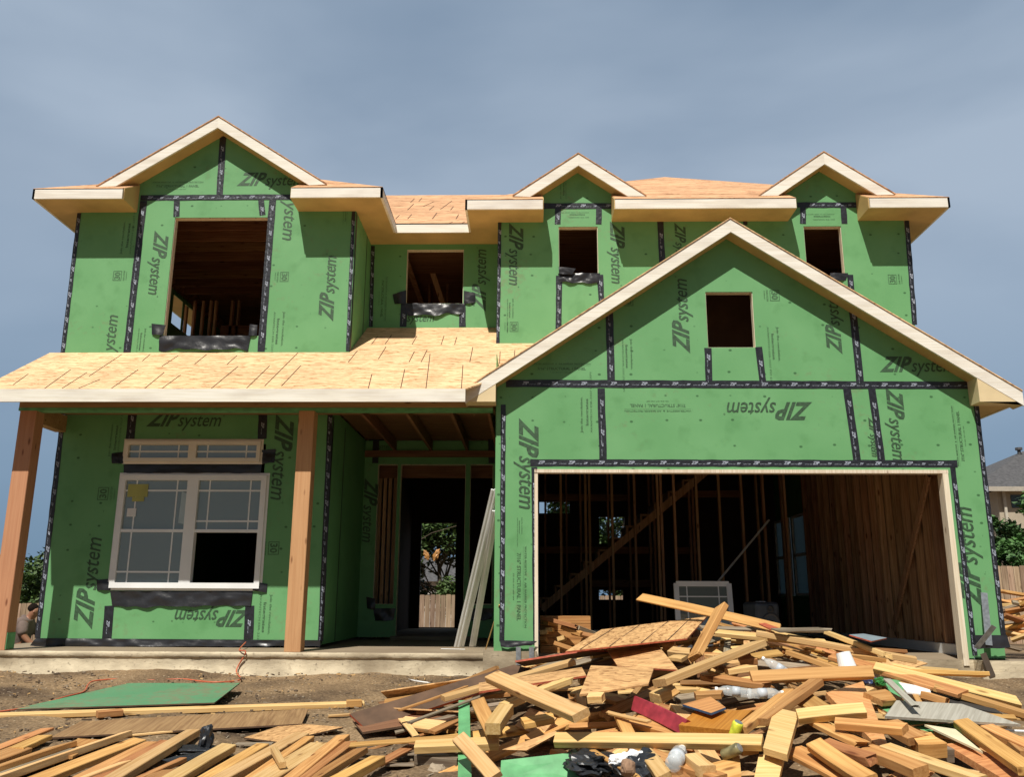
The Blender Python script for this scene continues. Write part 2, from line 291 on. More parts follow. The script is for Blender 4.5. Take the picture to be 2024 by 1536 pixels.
# ---------------------------------------------------------------- mesh helpers
class MB:
    def __init__(s): s.v=[]; s.f=[]; s.m=[]
    def add(s,vs,fs,mi=0):
        n=len(s.v); s.v+= [tuple(v) for v in vs]; s.f+=[tuple(i+n for i in f) for f in fs]; s.m+=[mi]*len(fs); return s
    def hexa(s,p,mi=0):   # 8 points: bottom 4, top 4
        return s.add(p,[(3,2,1,0),(4,5,6,7),(0,1,5,4),(1,2,6,5),(2,3,7,6),(3,0,4,7)],mi)
    def box(s,x0,x1,y0,y1,z0,z1,mi=0):
        return s.hexa([(x0,y0,z0),(x1,y0,z0),(x1,y1,z0),(x0,y1,z0),(x0,y0,z1),(x1,y0,z1),(x1,y1,z1),(x0,y1,z1)],mi)
    def bar(s,a,b,w,t,up=Vector((0,0,1)),mi=0):
        a=Vector(a); b=Vector(b); d=(b-a).normalized(); up=Vector(up); side=d.cross(up).normalized()*(w/2); n=side.cross(d).normalized()*(t/2)
        P=[a-side-n,a+side-n,b+side-n,b-side-n,a-side+n,a+side+n,b+side+n,b-side+n]; return s.hexa(P,mi)
    def prism(s,poly,vec,mi=0):
        n=len(poly); vec=Vector(vec); P=[Vector(p) for p in poly]; Q=[p+vec for p in P]
        return s.add(P+Q,[tuple(range(n))[::-1],tuple(range(n,2*n))]+[(i,(i+1)%n,(i+1)%n+n,i+n) for i in range(n)],mi)
    def tube(s,pts,r,k=8,mi=0):
        n0=len(s.v); rings=[]
        for i,p in enumerate(pts):
            p=Vector(p); d=(Vector(pts[min(i+1,len(pts)-1)])-Vector(pts[max(i-1,0)])).normalized()
            a=d.cross(Vector((0,0,1))) if abs(d.z)<.9 else d.cross(Vector((1,0,0))); a.normalize(); b=d.cross(a)
            rr=r[i] if isinstance(r,(list,tuple)) else r
            rings.append([p+(a*cos(2*pi*j/k)+b*sin(2*pi*j/k))*rr for j in range(k)])
        vs=[v for R in rings for v in R]; fs=[]
        for i in range(len(pts)-1):
            for j in range(k): fs.append((i*k+j,i*k+(j+1)%k,(i+1)*k+(j+1)%k,(i+1)*k+j))
        fs.append(tuple(range(k))[::-1]); fs.append(tuple(range((len(pts)-1)*k,len(pts)*k)))
        return s.add(vs,fs,mi)
    def obj(s,name,mats,parent=None,smooth=False):
        me=bpy.data.meshes.new(name); me.from_pydata(s.v,[],s.f); 
        for m in (mats if isinstance(mats,(list,tuple)) else [mats]): me.materials.append(m)
        me.polygons.foreach_set('material_index',s.m); 
        if smooth: me.polygons.foreach_set('use_smooth',[True]*len(s.f))
        bm=bmesh.new(); bm.from_mesh(me); bmesh.ops.recalc_face_normals(bm,faces=bm.faces); bm.to_mesh(me); bm.free()
        o=bpy.data.objects.new(name,me); sc.collection.objects.link(o)
        if parent: adopt(o,parent)
        return o
def wmat(o): return Matrix.Translation(o.location) if o.parent is None and o.type=='EMPTY' else Matrix.Identity(4)
def adopt(o,parent):
    o.parent=parent; r=parent
    while r.parent: r=r.parent
    if parent is r: o.matrix_parent_inverse=wmat(r).inverted()
    # grandchildren: their parent sits at world identity already
def tag(o,label=None,cat=None,group=None,kind=None):
    if label: o['label']=label
    if cat: o['category']=cat
    if group: o['group']=group
    if kind: o['kind']=kind
    return o
def empty(name,loc,label,cat,group=None):
    o=bpy.data.objects.new(name,None); sc.collection.objects.link(o); o.location=loc; o.empty_display_size=.2
    return tag(o,label,cat,group)
def plate(name,outline,holes,y,t,mat,parent=None):
    """wall sheet facing -Y with its front at y: outline/holes = lists of (X,Z)"""
    bm=bmesh.new(); es=[]
    for L in [outline]+holes:
        vs=[bm.verts.new((p[0],y,p[1])) for p in L]; es+=[bm.edges.new((vs[i],vs[(i+1)%len(vs)])) for i in range(len(vs))]
    bmesh.ops.triangle_fill(bm,use_beauty=True,edges=es)
    g=bmesh.ops.extrude_face_region(bm,geom=bm.faces[:]); bmesh.ops.translate(bm,verts=[v for v in g['geom'] if isinstance(v,bmesh.types.BMVert)],vec=(0,t,0))
    bmesh.ops.recalc_face_normals(bm,faces=bm.faces)
    me=bpy.data.meshes.new(name); bm.to_mesh(me); bm.free()
    for m in (mat if isinstance(mat,(list,tuple)) else [mat]): me.materials.append(m)
    o=bpy.data.objects.new(name,me); sc.collection.objects.link(o)
    if parent: adopt(o,parent)
    return o
def rect(x0,x1,z0,z1): return [(x0,z0),(x1,z0),(x1,z1),(x0,z1)]
# text -> verts/faces in the XY plane
TC={}
def glyphs(txt,shear=0.,off=0.,space=1.,res=2):
    k=(txt,shear,off,space)
    if k in TC: return TC[k]
    c=bpy.data.curves.new('t','FONT'); c.body=txt; c.shear=shear; c.offset=off; c.space_character=space; c.resolution_u=res
    o=bpy.data.objects.new('t',c); sc.collection.objects.link(o); dg=bpy.context.evaluated_depsgraph_get(); dg.update()
    me=o.evaluated_get(dg).to_mesh(); v=[tuple(q.co) for q in me.vertices]; f=[tuple(p.vertices) for p in me.polygons]
    o.evaluated_get(dg).to_mesh_clear(); bpy.data.objects.remove(o); bpy.data.curves.remove(c)
    x0=min(q[0] for q in v); x1=max(q[0] for q in v); y0=min(q[1] for q in v); y1=max(q[1] for q in v)
    v=[(q[0]-x0,q[1]-y0) for q in v]; TC[k]=(v,f,x1-x0,y1-y0); return TC[k]

# ================================================================= SETTING: ground, dirt
def ground_sheet():
    xs=[-400,-150,-60,-30,-18,-12]+[-9+i*.06 for i in range(int(18/.06)+1)]+[12,18,30,60,150,400]
    ys=[-300,-80,-20,-5,0,2,3.5]+[4.4+i*.055 for i in range(int(7.2/.055)+1)]+[12,13,14,16,18,20,22,25,30,45,80,200,600]
    from mathutils import noise
    vs=[];fs=[]
    for y in ys:
        for x in xs:
            z=ground(x,y)
            if 4<y<11.8 and abs(x)<9.2:
                p=Vector((x,y,0)); z+= .04*noise.noise(p*1.3)+.022*noise.noise(p*4)+.016*max(0,noise.noise(p*9))+.012*max(0,noise.noise(p*19))
                # soil piled against the slab
                z+=.07*ss(9.7,10.45,y)*(.6+.8*noise.noise(Vector((x*.8,3,0))))
            vs.append((x,y,z))
    n=len(xs)
    for j in range(len(ys)-1):
        for i in range(n-1): fs.append((j*n+i,j*n+i+1,(j+1)*n+i+1,(j+1)*n+i))
    o=MB().add(vs,fs).obj('ground',DIRT,smooth=True); return tag(o,kind='structure')
ground_sheet()
def mound():
    from mathutils import noise
    vs=[];fs=[];nx=70;ny=60
    for j in range(ny):
        for i in range(nx):
            x=-1.8+9*i/(nx-1); y=4+6.4*j/(ny-1); z=heap(x,y); g=ground(x,y); k=min(1,(z-g)/.12)
            vs.append((x,y,g-.06+(z-g-.17)*k*1.0+.03*noise.noise(Vector((x*6,y*6,0)))))
    for j in range(ny-1):
        for i in range(nx-1): fs.append((j*nx+i,j*nx+i+1,(j+1)*nx+i+1,(j+1)*nx+i))
    tag(MB().add(vs,fs).obj('dirt_mound',DIRT,smooth=True),kind='structure')
mound()

# ================================================================= HOUSE
YA,YB,YE,YC,YD,YDR=10.55,11.5,11.5,11.9,12.7,13.9
XL,XR=-6.46,5.42
EAVE=5.99                     # soffit height of the upper storey
OH=.46
house=empty('house_under_construction',(0,10.55,0),'two storey timber framed house under construction, sheathed in green panels with bare board roofs','house')
S=.61
def W(px,py,Y): p=at(px,py,Y=Y); return (p.x,p.z)
def R4(x0,y0,x1,y1,Y):
    a=at((x0),(y0),Y=Y); b=at(x1,y1,Y=Y); return (min(a.x,b.x),max(a.x,b.x),min(a.z,b.z),max(a.z,b.z))
T=.011
# slab
def slabfront():
    from mathutils import noise
    xs=[-6.9+i*.04 for i in range(int(6.48/.04)+1)]; prof=[(10.552,0.0),(10.540,-.006),(10.535,-.02),(10.537,-.062),(10.55,-.068),(10.552,-.08),(10.552,-.19),(10.545,-.2),(10.545,-.6),(10.545,-1.2)]
    vs=[];fs=[];n=len(prof)
    for x in xs:
        for k,(y,z) in enumerate(prof):
            q=noise.noise(Vector((x*3,z*6,1)))*.008+noise.noise(Vector((x*11,z*22,4)))*.005
            vs.append((x,y+q-.004,z+(.006*noise.noise(Vector((x*5,7,k))) if k else 0)))
    for i in range(len(xs)-1):
        for k in range(n-1): fs.append((i*n+k,i*n+k+1,(i+1)*n+k+1,(i+1)*n+k))
    return MB().add(vs,fs).obj('slab_edge',CONC,house,smooth=True)
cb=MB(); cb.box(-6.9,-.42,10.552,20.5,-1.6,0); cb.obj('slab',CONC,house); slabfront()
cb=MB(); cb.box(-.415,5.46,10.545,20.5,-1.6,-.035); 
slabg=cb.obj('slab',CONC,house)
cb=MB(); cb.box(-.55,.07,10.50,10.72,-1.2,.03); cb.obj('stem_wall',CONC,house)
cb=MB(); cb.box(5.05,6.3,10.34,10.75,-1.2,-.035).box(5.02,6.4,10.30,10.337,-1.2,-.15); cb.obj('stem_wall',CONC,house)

tape_specs=[]
def tape(wall,pts,Y,w=.1,marks=True,n=(0,-1,0),proud=.004,X=None,inverse=False):
    """strip of seam tape between two photo points on the wall, with its small white print"""
    a,b=[(at(p[0],p[1],Y=Y) if X is None else at(p[0],p[1],X=X)) for p in pts]
    mb=MB(); d=(b-a); L=d.length; d.normalize(); nn=Vector(n); s=d.cross(nn).normalized()
    off=nn*proud
    k=max(2,int(L/.12)); vs=[]
    for i in range(k+1):
        c=a+d*(L*i/k); j1=random.uniform(-.003,.003); j2=random.uniform(-.003,.003); h=nn*random.uniform(0,.0015)
        vs+=[c-s*(w/2+j1)+off+h, c+s*(w/2+j2)+off+h]
    mb.add(vs,[(2*i,2*i+1,2*i+3,2*i+2) for i in range(k)])
    mb.add([v-nn*(proud-.0005) for v in vs],[(2*i,2*i+2,2*i+3,2*i+1) for i in range(k)])
    if marks:
        gz=glyphs('ZIP',.35,.03); gs=glyphs('system tape',0,0); t=random.uniform(.05,.2)
        if d.z>.5 or (abs(d.z)<.5 and d.x<0): dd=-d
        else: dd=d
        o0=a if dd is d else b
        uu=Vector(dd); vv=nn.cross(uu); 
        if vv.z<0 and abs(uu.z)<.5: pass
        i=0
        while t<L-.12:
            for (g,h,o,dv) in ((gz,.038,0,.004),(gs,.014,.085,-.012)):
                sc_=h/g[3]
                if i%2 and g is gz: sc_*=.6
                mb.add([o0+uu*(t+o+q[0]*sc_)+vv*(q[1]*sc_-h/2+dv)+nn*(proud+.0022) for q in g[0]],g[1],1)
            t+=random.uniform(.17,.2); i+=1
    return mb.obj('seam_tape',[TAPE,TWHITE],wall)
def logo(wall,cx,cy,rot,L,Y,txt='full',proud=.0022):
    """printed lettering: centre in photo px, rot degrees, L metres long"""
    rot=round(rot/90)*90; c=at(cx,cy,Y=Y); ang=radians(rot); uu=Vector((cos(ang),0,sin(ang))); vv=Vector((-sin(ang),0,cos(ang))); n=Vector((0,-1,0))
    mb=MB()
    def put(g,x0,y0,sc_,scy=None,mi=0,pr=proud):
        scy=scy or sc_
        mb.add([c+uu*(x0+q[0]*sc_)+vv*(y0+q[1]*scy)+n*pr for q in g[0]],g[1],mi)
    if txt in('full','ystem','system'):
        gz=glyphs('ZIP',.5,.035,1.06); gs=glyphs({'full':'system','ystem':'ystem','system':'system'}[txt],.28,.006,.98)
        if txt=='full':
            wz=.43*L; hz=.21*L; put(gz,-L/2,-.03*L,wz/gz[2],hz/gz[3])
            for k,fr in enumerate(()):   # the pale slits across the bold letters
                y=-.03*L+hz*fr; h=.007*L; x0=-L/2; x1=-L/2+wz*.93
                mb.add([c+uu*x+vv*yy+n*(proud+.0012) for x,yy in ((x0,y),(x1,y),(x1,y+h),(x0,y+h))],[(0,1,2,3)],1)
            wsy=.56*L; put(gs,-L/2+wz-.02*L,-.085*L,wsy/gs[2],.20*L/gs[3],0,proud+.0016)
            gr=glyphs('o',0,0); put(gr,L/2-.01*L,.10*L,.02*L/gr[2])
        else: put(gs,-L/2,-.1*L,L/gs[2],.36*L/gs[3])
        return mb.obj('printed_logo',[INK,ZIP],wall)
    if txt=='30':
        g=glyphs('30',0,.03); h=L; put(g,-g[2]*h/g[3]/2,-h/2,h/g[3])
        for (x0,x1,y0,y1) in ((-.75,.75,.62,.72),(-.75,.75,-.72,-.62),(-.85,-.75,-.72,.72),(.75,.85,-.72,.72)):
            mb.add([c+uu*x*h+vv*y*h+n*proud for x,y in ((x0,y0),(x1,y0),(x1,y1),(x0,y1))],[(0,1,2,3)])
        g=glyphs('YEAR SYSTEM',0,0); put(g,-.9*h,-1.25*h,1.8*h/g[2],.28*h/g[3]); g=glyphs('WARRANTY',0,0); put(g,-.8*h,-1.6*h,1.5*h/g[2],.16*h/g[3])
    elif txt=='panel':
        g=glyphs('7/16" STRUCTURAL 1 PANEL',0,.02); put(g,-L/2,-.05*L,L/g[2],.062*L/g[3])
        g=glyphs('WATER-RESISTIVE  &  AIR BARRIER PROTECTION',0,.01); put(g,-L*.6,.065*L,1.2*L/g[2],.032*L/g[3])
        g=glyphs('SS-06-07-08-09',0,0); put(g,-L*.2,-.11*L,.4*L/g[2],.02*L/g[3])
        mb.add([c+uu*x+vv*y+n*proud for x,y in ((-.6*L,.045*L),(.6*L,.045*L),(.6*L,.048*L),(-.6*L,.048*L))],[(0,1,2,3)])
    elif txt=='join':
        g=glyphs('Join the revolution.',0,.01); put(g,-L/2,0,L/g[2],.085*L/g[3]); g=glyphs('Integrates',0,.03); put(g,-L*.3,-.16*L,.75*L/g[2],.10*L/g[3])
        g=glyphs('AVANTECH ESR-2227 PS2 EXP1',0,.0); put(g,-L*.5,-.24*L,1.7*L/g[2],.05*L/g[3])
    return mb.obj('printed_lettering',[INKL],wall)
def film(wall,quad,Y,wrink=.02,sag=.03,name='sill_flashing',n=26,proud=.012,lab=None):
    """loose black flashing: quad TL TR BR BL in px"""
    P=[at(q[0],q[1],Y=Y) for q in quad]; m=8; vs=[]
    from mathutils import noise
    sd=random.uniform(0,99)
    for back in (0,1):
        for j in range(m+1):
            for i in range(n+1):
                u=i/n; v=j/m; p=P[0].lerp(P[1],u).lerp(P[3].lerp(P[2],u),v)
                q=Vector((p.x*7+sd,p.z*9,back*0))
                y=wrink*(.7*noise.noise(q)+.3*noise.noise(q*2.7))+ -proud-.02*v*sin(pi*u)
                y=min(y,-.006)
                z=-sag*v*(noise.noise(Vector((p.x*5+sd,0,3))))
                vs.append((p.x,p.y+y+(.003 if back else 0),p.z+z))
    K=(m+1)*(n+1); fs=[]
    for j in range(m):
        for i in range(n):
            a=j*(n+1)+i; fs.append((a,a+1,a+n+2,a+n+1)); fs.append((a+K,a+K+n+1,a+K+n+2,a+K+1))
    o=MB().add(vs,fs).obj(name,FILM,wall,smooth=True); return o
def opening_frame(wall,r,Y,depth=.09,t=.038,mat=None,sill=True):
    x0,x1,z0,z1=r; mb=MB(); y0=Y+T+.001; y1=y0+depth; g=.006
    mb.box(x0-t,x0+g,y0,y1,z0-t,z1+t).box(x1-g,x1+t,y0,y1,z0-t,z1+t).box(x0+g,x1-g,y0,y1,z1-g,z1+.14)
    if sill: mb.box(x0+g,x1-g,y0,y1,z0-t,z0+g)
    o=mb.obj('opening_frame',mat or TRIMZ,wall); return o

# --- wall E (upper left wing), gable in one sheet
def gable_pts(cx,apex,slope,half): return None
eW=R4(346,430,512,664,YE)
apE=at(440,262,Y=YE)
wx0,wx1=XL,-2.5
gxl,gxr=-5.7,-3.25
outline=[(wx0,3.7),(wx1,3.7),(wx1,EAVE+.02),(gxr+.45,EAVE+.02),(gxr+.45,6.05),(apE.x,apE.z+.03),(gxl-.45,6.05),(gxl-.45,EAVE+.02),(wx0,EAVE+.02)]
outline=[(wx0,3.7),(wx1,3.7),(wx1,EAVE+.05),(apE.x+ (apE.z-EAVE)/.667,EAVE+.05),(apE.x,apE.z+.03),(apE.x-(apE.z-EAVE)/.667,EAVE+.05),(wx0,EAVE+.05)]
wallE=plate('wall',outline,[rect(*eW)],YE,T,ZIP,house)
opening_frame(wallE,eW,YE)
# E right side wall (faces +X)
mb=MB(); mb.box(-2.5-.0,-2.5+T,YE+.001,YD,3.7,EAVE+.04); wallEs=mb.obj('wall',ZIP,house)
dW=R4(805,493,915,600,YD)
wallD=plate('wall',[(-2.49,4.2),(-.46,4.2),(-.46,EAVE+.04),(-2.49,EAVE+.04)],[rect(*dW)],YD,T,ZIP,house); opening_frame(wallD,dW,YD)
# C wall with two dormer gables
c1=R4(1104,448,1183,540,YC); c2=R4(1588,447,1671,545,YC)
a1=at(1145,333,Y=YC); a2=at(1632,331,Y=YC)
def gab(a,h): return [(a.x+(a.z-h)/.69,h),(a.x,a.z),(a.x-(a.z-h)/.69,h)]
hE=EAVE+.05
cout=[(-.47,3.6),(XR,3.6),(XR,hE)]+gab(a2,hE)+gab(a1,hE)+[(-.47,hE)]
wallC=plate('wall',cout,[rect(*c1),rect(*c2)],YC,T,ZIP,house); opening_frame(wallC,c1,YC); opening_frame(wallC,c2,YC)
mb=MB(); mb.box(-.481,-.47,YC+.001,YD,3.6,hE); mb.obj('wall',ZIP,house)
# A wall (garage front) with door opening and gable
gd=R4(1063,928,1900,1300,YA); gdx0=at(1064,940,Y=YA).x; gdx1=at(1874,935,Y=YA).x+.0; gdz=at(1450,929,Y=YA).z
GX0,GX1=.085,4.995
gw=R4(1394,577,1494,687,YA)
XA0=-.42; AZ=at(1443,452,Y=YA).z; AX=2.6
ridgeX=2.49
soffA=2.83+.0
_pa=at(1443,432,Y=10.3); ridgeX=_pa.x
def rakez(x): return _pa.z-.165-.664*abs(x-ridgeX)
outl=[(XA0,.03),(GX0,.03),(GX0,gdz),(GX1,gdz),(GX1,-.02),(XR,-.02),(XR,rakez(XR)),(ridgeX,rakez(ridgeX)),(XA0,rakez(XA0))]
wallA=plate('wall',outl,[rect(*gw)],YA,T,ZIP,house); opening_frame(wallA,gw,YA)
# B wall (lower left)
XBR=-2.665; XLB=-6.325
bw=R4(243,878,510,1168,YB)
wallB=plate('wall',[(XLB,.09),(XBR,.09),(XBR,3.6),(XLB,3.6)],[rect(bw[0]+.06,bw[1]-.03,bw[2]+.04,bw[3])],YB,T,ZIP,house)
mb=MB(); mb.box(XBR-T,XBR,YB+T+.001,YDR,.04,3.1); wallBs=mb.obj('wall',ZIP,house)
# entry door wall
dr=R4(793,918,915,1255,YDR); dr=(dr[0],dr[1],.04,dr[3]); sl_=R4(748,918,777,1195,YDR); sr_=R4(930,918,972,1195,YDR)
wallF=plate('wall',[(XBR,.04),(dr[0],.04),(dr[0],dr[3]),(dr[1],dr[3]),(dr[1],.04),(-.43,.04),(-.43,3.1),(XBR,3.1)],[rect(*sl_),rect(sr_[0],sr_[1],sl_[2],sr_[3])],YDR,T,ZIP,house)
opening_frame(wallF,dr,YDR,sill=False); opening_frame(wallF,sl_,YDR); opening_frame(wallF,sr_,YDR)
# garage side wall facing the entry, outer side walls, back walls
wo_=MB(); wo_.box(-.43,-.42,YA+T+.001,19.9,-.03,3.6); wo_.obj('wall',ZIP,house)
def sidewall(x0,x1,holes,y0,y1,z0,z1):
    # sheet facing X with holes [(ya,yb,za,zb)] split in boxes
    ys=sorted({y0,y1}|{h[0] for h in holes}|{h[1] for h in holes}); mb=MB()
    for a,b in zip(ys,ys[1:]):
        hs=sorted([(h[2],h[3]) for h in holes if h[0]<=a and h[1]>=b]); z=z0
        for (p,q) in hs: mb.box(x0,x1,a,b,z,p); z=q
        mb.box(x0,x1,a,b,z,z1)
    return mb
g1=at(1596,1012,X=5.40); g2=at(1566,1012,X=5.40)
zt=at(1596,1012,X=5.4).z; zb=at(1596,1178,X=5.4).z
rw=[(at(1597,1080,X=5.4).y,at(1571,1080,X=5.4).y,zb,zt),]
rw.append((rw[0][1]+.25,rw[0][1]+1.3,zb,zt-.0))
sidewall(5.409,5.42,rw,YA+T+.001,20.2,-.03,3.55).obj('wall',ZIP,house)
sidewall(5.409,5.42,[],YC+T+.001,20.2,3.551,hE).obj('wall',ZIP,house)
sidewall(XLB,XLB+.011,[],YB+T+.001,20.2,.03,3.55).obj('wall',ZIP,house)
ea=at(338,640,X=-6.45).y; eb=at(357,650,X=-6.45).y; ec=at(362,650,X=-6.45).y; ed=at(373,650,X=-6.45).y
zc0=at(338,638,X=-6.45).z; zc1=at(342,580,X=-6.45).z
sidewall(XL,XL+T,[(ea,eb,zc0,zc1),(eb+.09,eb+.09+(eb-ea),zc0,zc1)],YE+T+.001,20.2,3.551,hE).obj('wall',ZIP,house)
# back wall with openings seen through the house
YBK=19.6
bd=R4(833,1034,898,1240,YBK); bd=(bd[0],bd[1],0,bd[3]); bs=R4(786,1040,803,1178,YBK)
h1=R4(1066,992,1126,1015,YBK); h2=R4(1184,1022,1236,1075,YBK); h3=R4(1184,1167,1232,1186,YBK)
BW=plain('back_wall_board',(.045,.028,.02),.9)  # OSB coloured near black: the dim interior's shade is put into the colour
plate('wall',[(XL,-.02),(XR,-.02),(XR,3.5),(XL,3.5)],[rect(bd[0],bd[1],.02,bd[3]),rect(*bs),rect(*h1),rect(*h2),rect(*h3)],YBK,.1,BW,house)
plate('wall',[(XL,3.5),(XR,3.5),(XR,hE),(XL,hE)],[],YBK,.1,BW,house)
# floor deck between storeys (dark plywood) with joists below
MB().box(XL+.02,-2.52,YE+.1,YBK,3.42,3.44).box(-2.5,-.44,YD+.1,YBK,3.42,3.44).box(-.41,5.4,YC+.12,YBK,3.42,3.44).obj('floor_deck',ROOF2,house)
# interior partitions
for x in (-2.64,):
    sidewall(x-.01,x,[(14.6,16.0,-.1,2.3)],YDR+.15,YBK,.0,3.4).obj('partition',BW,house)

# --------------------------------------------------------------- roofs
def slab_roof(name,pts,th,mat,parent=None):
    """thin deck from a planar 3D polygon (top face), thickness downwards"""
    mb=MB(); mb.prism([Vector(p) for p in pts],(0,0,-th)); return mb.obj(name,mat,parent or house)
FT=EAVE+.15           # fascia top
def hip(name,x0,x1,y0,y1,z,s,mat):
    h=(x1-x0)/2; xm=(x0+x1)/2; zz=z+s*h
    A=(x0,y0,z);B=(x1,y0,z);C=(x1,y1,z);D=(x0,y1,z);P=(xm,y0+h,zz);Q=(xm,y1,zz)
    o=[]
    o1=OH+.07; mb=MB(); mb.prism([(x0+o1,y0+o1,z+s*o1),(x1-o1,y0+o1,z+s*o1),P],(0,0,-.02)); mb.prism([B,C,Q,P],(0,0,-.02)); mb.prism([D,A,P,Q],(0,0,-.02))
    return mb.obj(name,mat,house)
roofC=hip('roof',-.93,5.88,YC-OH,19,FT+.004,S,ROOF2)
roofE=hip('roof',-6.92,-2.04,YE-OH,19,FT+.004,S,ROOF2)
def overhang(x0,x1,y0,hl=0,hr=0):
    z=FT+.004; MB().prism([(x0,y0,z),(x1,y0,z),(x1-hr,y0+OH,z+S*OH),(x0+hl,y0+OH,z+S*OH)],(0,0,-.016)).obj('roof',ROOF2,house)
yd0=YD-OH; ym=16.1; zm=FT+S*(ym-yd0)
mb=MB(); mb.prism([(-3.9,yd0,FT),(1.6,yd0,FT),(1.6,ym,zm),(-3.9,ym,zm)],(0,0,-.02)); mb.prism([(-3.9,ym,zm),(1.6,ym,zm),(1.6,20.4,FT),(-3.9,20.4,FT)],(0,0,-.02)); 
# back slopes closing the attic
roofD=mb.obj('roof',ROOF2,house)
mb=MB(); mb.box(XL,XR,YE+.3,YBK,FT+.3,FT+.32); mb=MB()
MB().box(XL+.02,-2.51,YE+.05,YBK,6.3,6.32).box(-2.5,-.5,YD+.05,YBK,6.2,6.22).box(-.46,XR-.02,YC+.05,YBK,6.2,6.22).obj('ceiling_deck',JOIST,house)
MB().prism([(-6.9,18.98,6.0),(5.9,18.98,6.0),(5.9,18.98,6.2),(2.5,18.98,8.2),(-4.5,18.98,7.6),(-6.9,18.98,6.2)],(0,.02,0)).obj('roof',ROOF2,house)
# roof sheathing joints on the recess roof
def joints(roof,segs,plane,w=.012):
    mb=MB()
    for (a,b) in segs:
        p,q=plane(*a),plane(*b); mb.bar(p,q,w,.003,up=plane.n)
    me=roof.data; me.materials.append(JOINT); bm=bmesh.new(); bm.from_mesh(me); vs=[bm.verts.new(v) for v in mb.v]
    for f in mb.f:
        try: q=bm.faces.new([vs[i] for i in f]); q.material_index=1
        except ValueError: pass
    bmesh.ops.recalc_face_normals(bm,faces=bm.faces); bm.to_mesh(me); bm.free()
class PL:
    def __init__(s,y0,z0,sl): s.y0,s.z0,s.sl=y0,z0,sl; s.n=Vector((0,-sl,1)).normalized()
    def __call__(s,x,y):
        d=ray(x,y); k=(s.z0-s.sl*s.y0-CAMZ)/(d.z-s.sl*d.y); k=max(k,(s.y0+.012)/d.y); p=CP+d*k; p.z=s.z0+s.sl*(p.y-s.y0); return p+s.n*.002
plD=PL(yd0,FT,S)
def C2(x,y): return (x/3.373+650,y/3.373+280)
segs=[(C2(*a),C2(*b)) for a,b in [((620,375),(600,398)),((570,380),(545,405)),((565,415),(525,455)),((700,400),(628,432)),((700,430),(670,455)),((820,395),(745,450)),((830,432),(812,455)),((470,490),(445,515)),((552,485),(525,515)),((720,475),(690,515)),((865,485),(848,515)),((825,535),(805,565)),((905,535),(890,565)),((385,435),(405,432))]]
segs+=[(C2(395,470),C2(930,470)),(C2(385,415),C2(930,415)),(C2(410,520),C2(935,520))]
joints(roofD,segs[:-3],plD,.014)

def fascia_run(pts,ztop,h=.15,t=.03,name='fascia'):
    """front fascia boards; pts: list of (x,y) outer corners, going along; builds one board each"""
    for (a,b) in zip(pts,pts[1:]):
        mb=MB(); d=Vector((b[0]-a[0],b[1]-a[1],0)); dn=d.normalized(); n=Vector((dn.y,-dn.x,0))  # outward = right of travel... 
        A=Vector((a[0],a[1],ztop-h)); B=Vector((b[0],b[1],ztop-h))
        nn=-n*t
        mb.hexa([A,B,B+nn,A+nn,A+Vector((0,0,h)),B+Vector((0,0,h)),B+nn+Vector((0,0,h)),A+nn+Vector((0,0,h))]); 
        o=mb.obj(name,TRIM,house)
f0=YE-OH; c0=YC-OH
# fascia boards of the upper eaves (outer faces)
EL,ER=-6.92,-2.04; bxL,bxR=-5.66,-3.31
fascia_run([(EL,20),(EL,f0),(bxL,f0)],FT)
fascia_run([(bxR,f0),(ER,f0),(ER,yd0),(-.93,yd0),(-.93,c0),(at(1073,404,Y=c0).x,c0)],FT)
x1b=at(1216,404,Y=c0).x; x2b=at(1574,404,Y=c0).x; x3b=at(1720,404,Y=c0).x; x0b=at(1073,404,Y=c0).x
fascia_run([(x1b,c0),(x2b,c0)],FT); fascia_run([(x3b,c0),(5.88,c0),(5.88,20)],FT)
def soffit(x0,x1,y0,y1,z=EAVE+.004):
    return MB().box(x0,x1,y0,y1,z,z+.012).obj('soffit',SOFF,house)
i_=.031
overhang(EL,bxL,f0,OH,0); overhang(bxR,ER,f0,0,OH); overhang(-.93,x0b,c0,OH,0); overhang(x1b,x2b,c0); overhang(x3b,5.88,c0,0,OH)
soffit(EL+i_,XL,f0+i_,20); soffit(XL+.001,bxL,f0+i_,YE-.001)
soffit(bxR,-2.5,f0+i_,YE-.001); soffit(-2.499,ER-i_,f0+i_,YD-.001); soffit(ER-i_+.001,-.93+i_,yd0+i_,YD-.001); soffit(-.93+i_+.001,-.471,c0+i_,YD-.001)
soffit(-.47,x0b,c0+i_,YC-.001); soffit(x1b,x2b,c0+i_,YC-.001); soffit(x3b,XR,c0+i_,YC-.001); soffit(XR+.001,5.88-i_,c0+i_,20)
# eave return ends (box ends) : trapezoids in the YZ plane
def ret_end(x,y0,y1,side):
    t=.012*side; zt0=FT-.004; zt1=FT+S*(y1-y0)-.004
    poly=[(x,y0+i_,EAVE+.0045),(x,y1-.001,EAVE+.0045),(x,y1-.001,zt1),(x,y0+i_,zt0+S*i_)]
    return MB().prism(poly,(t,0,0)).obj('eave_return_end',SOFF,house)
ret_end(bxL,f0,YE,1); ret_end(bxR,f0,YE,-1); ret_end(x0b,c0,YC,1); ret_end(x1b,c0,YC,-1); ret_end(x2b,c0,YC,1); ret_end(x3b,c0,YC,-1)
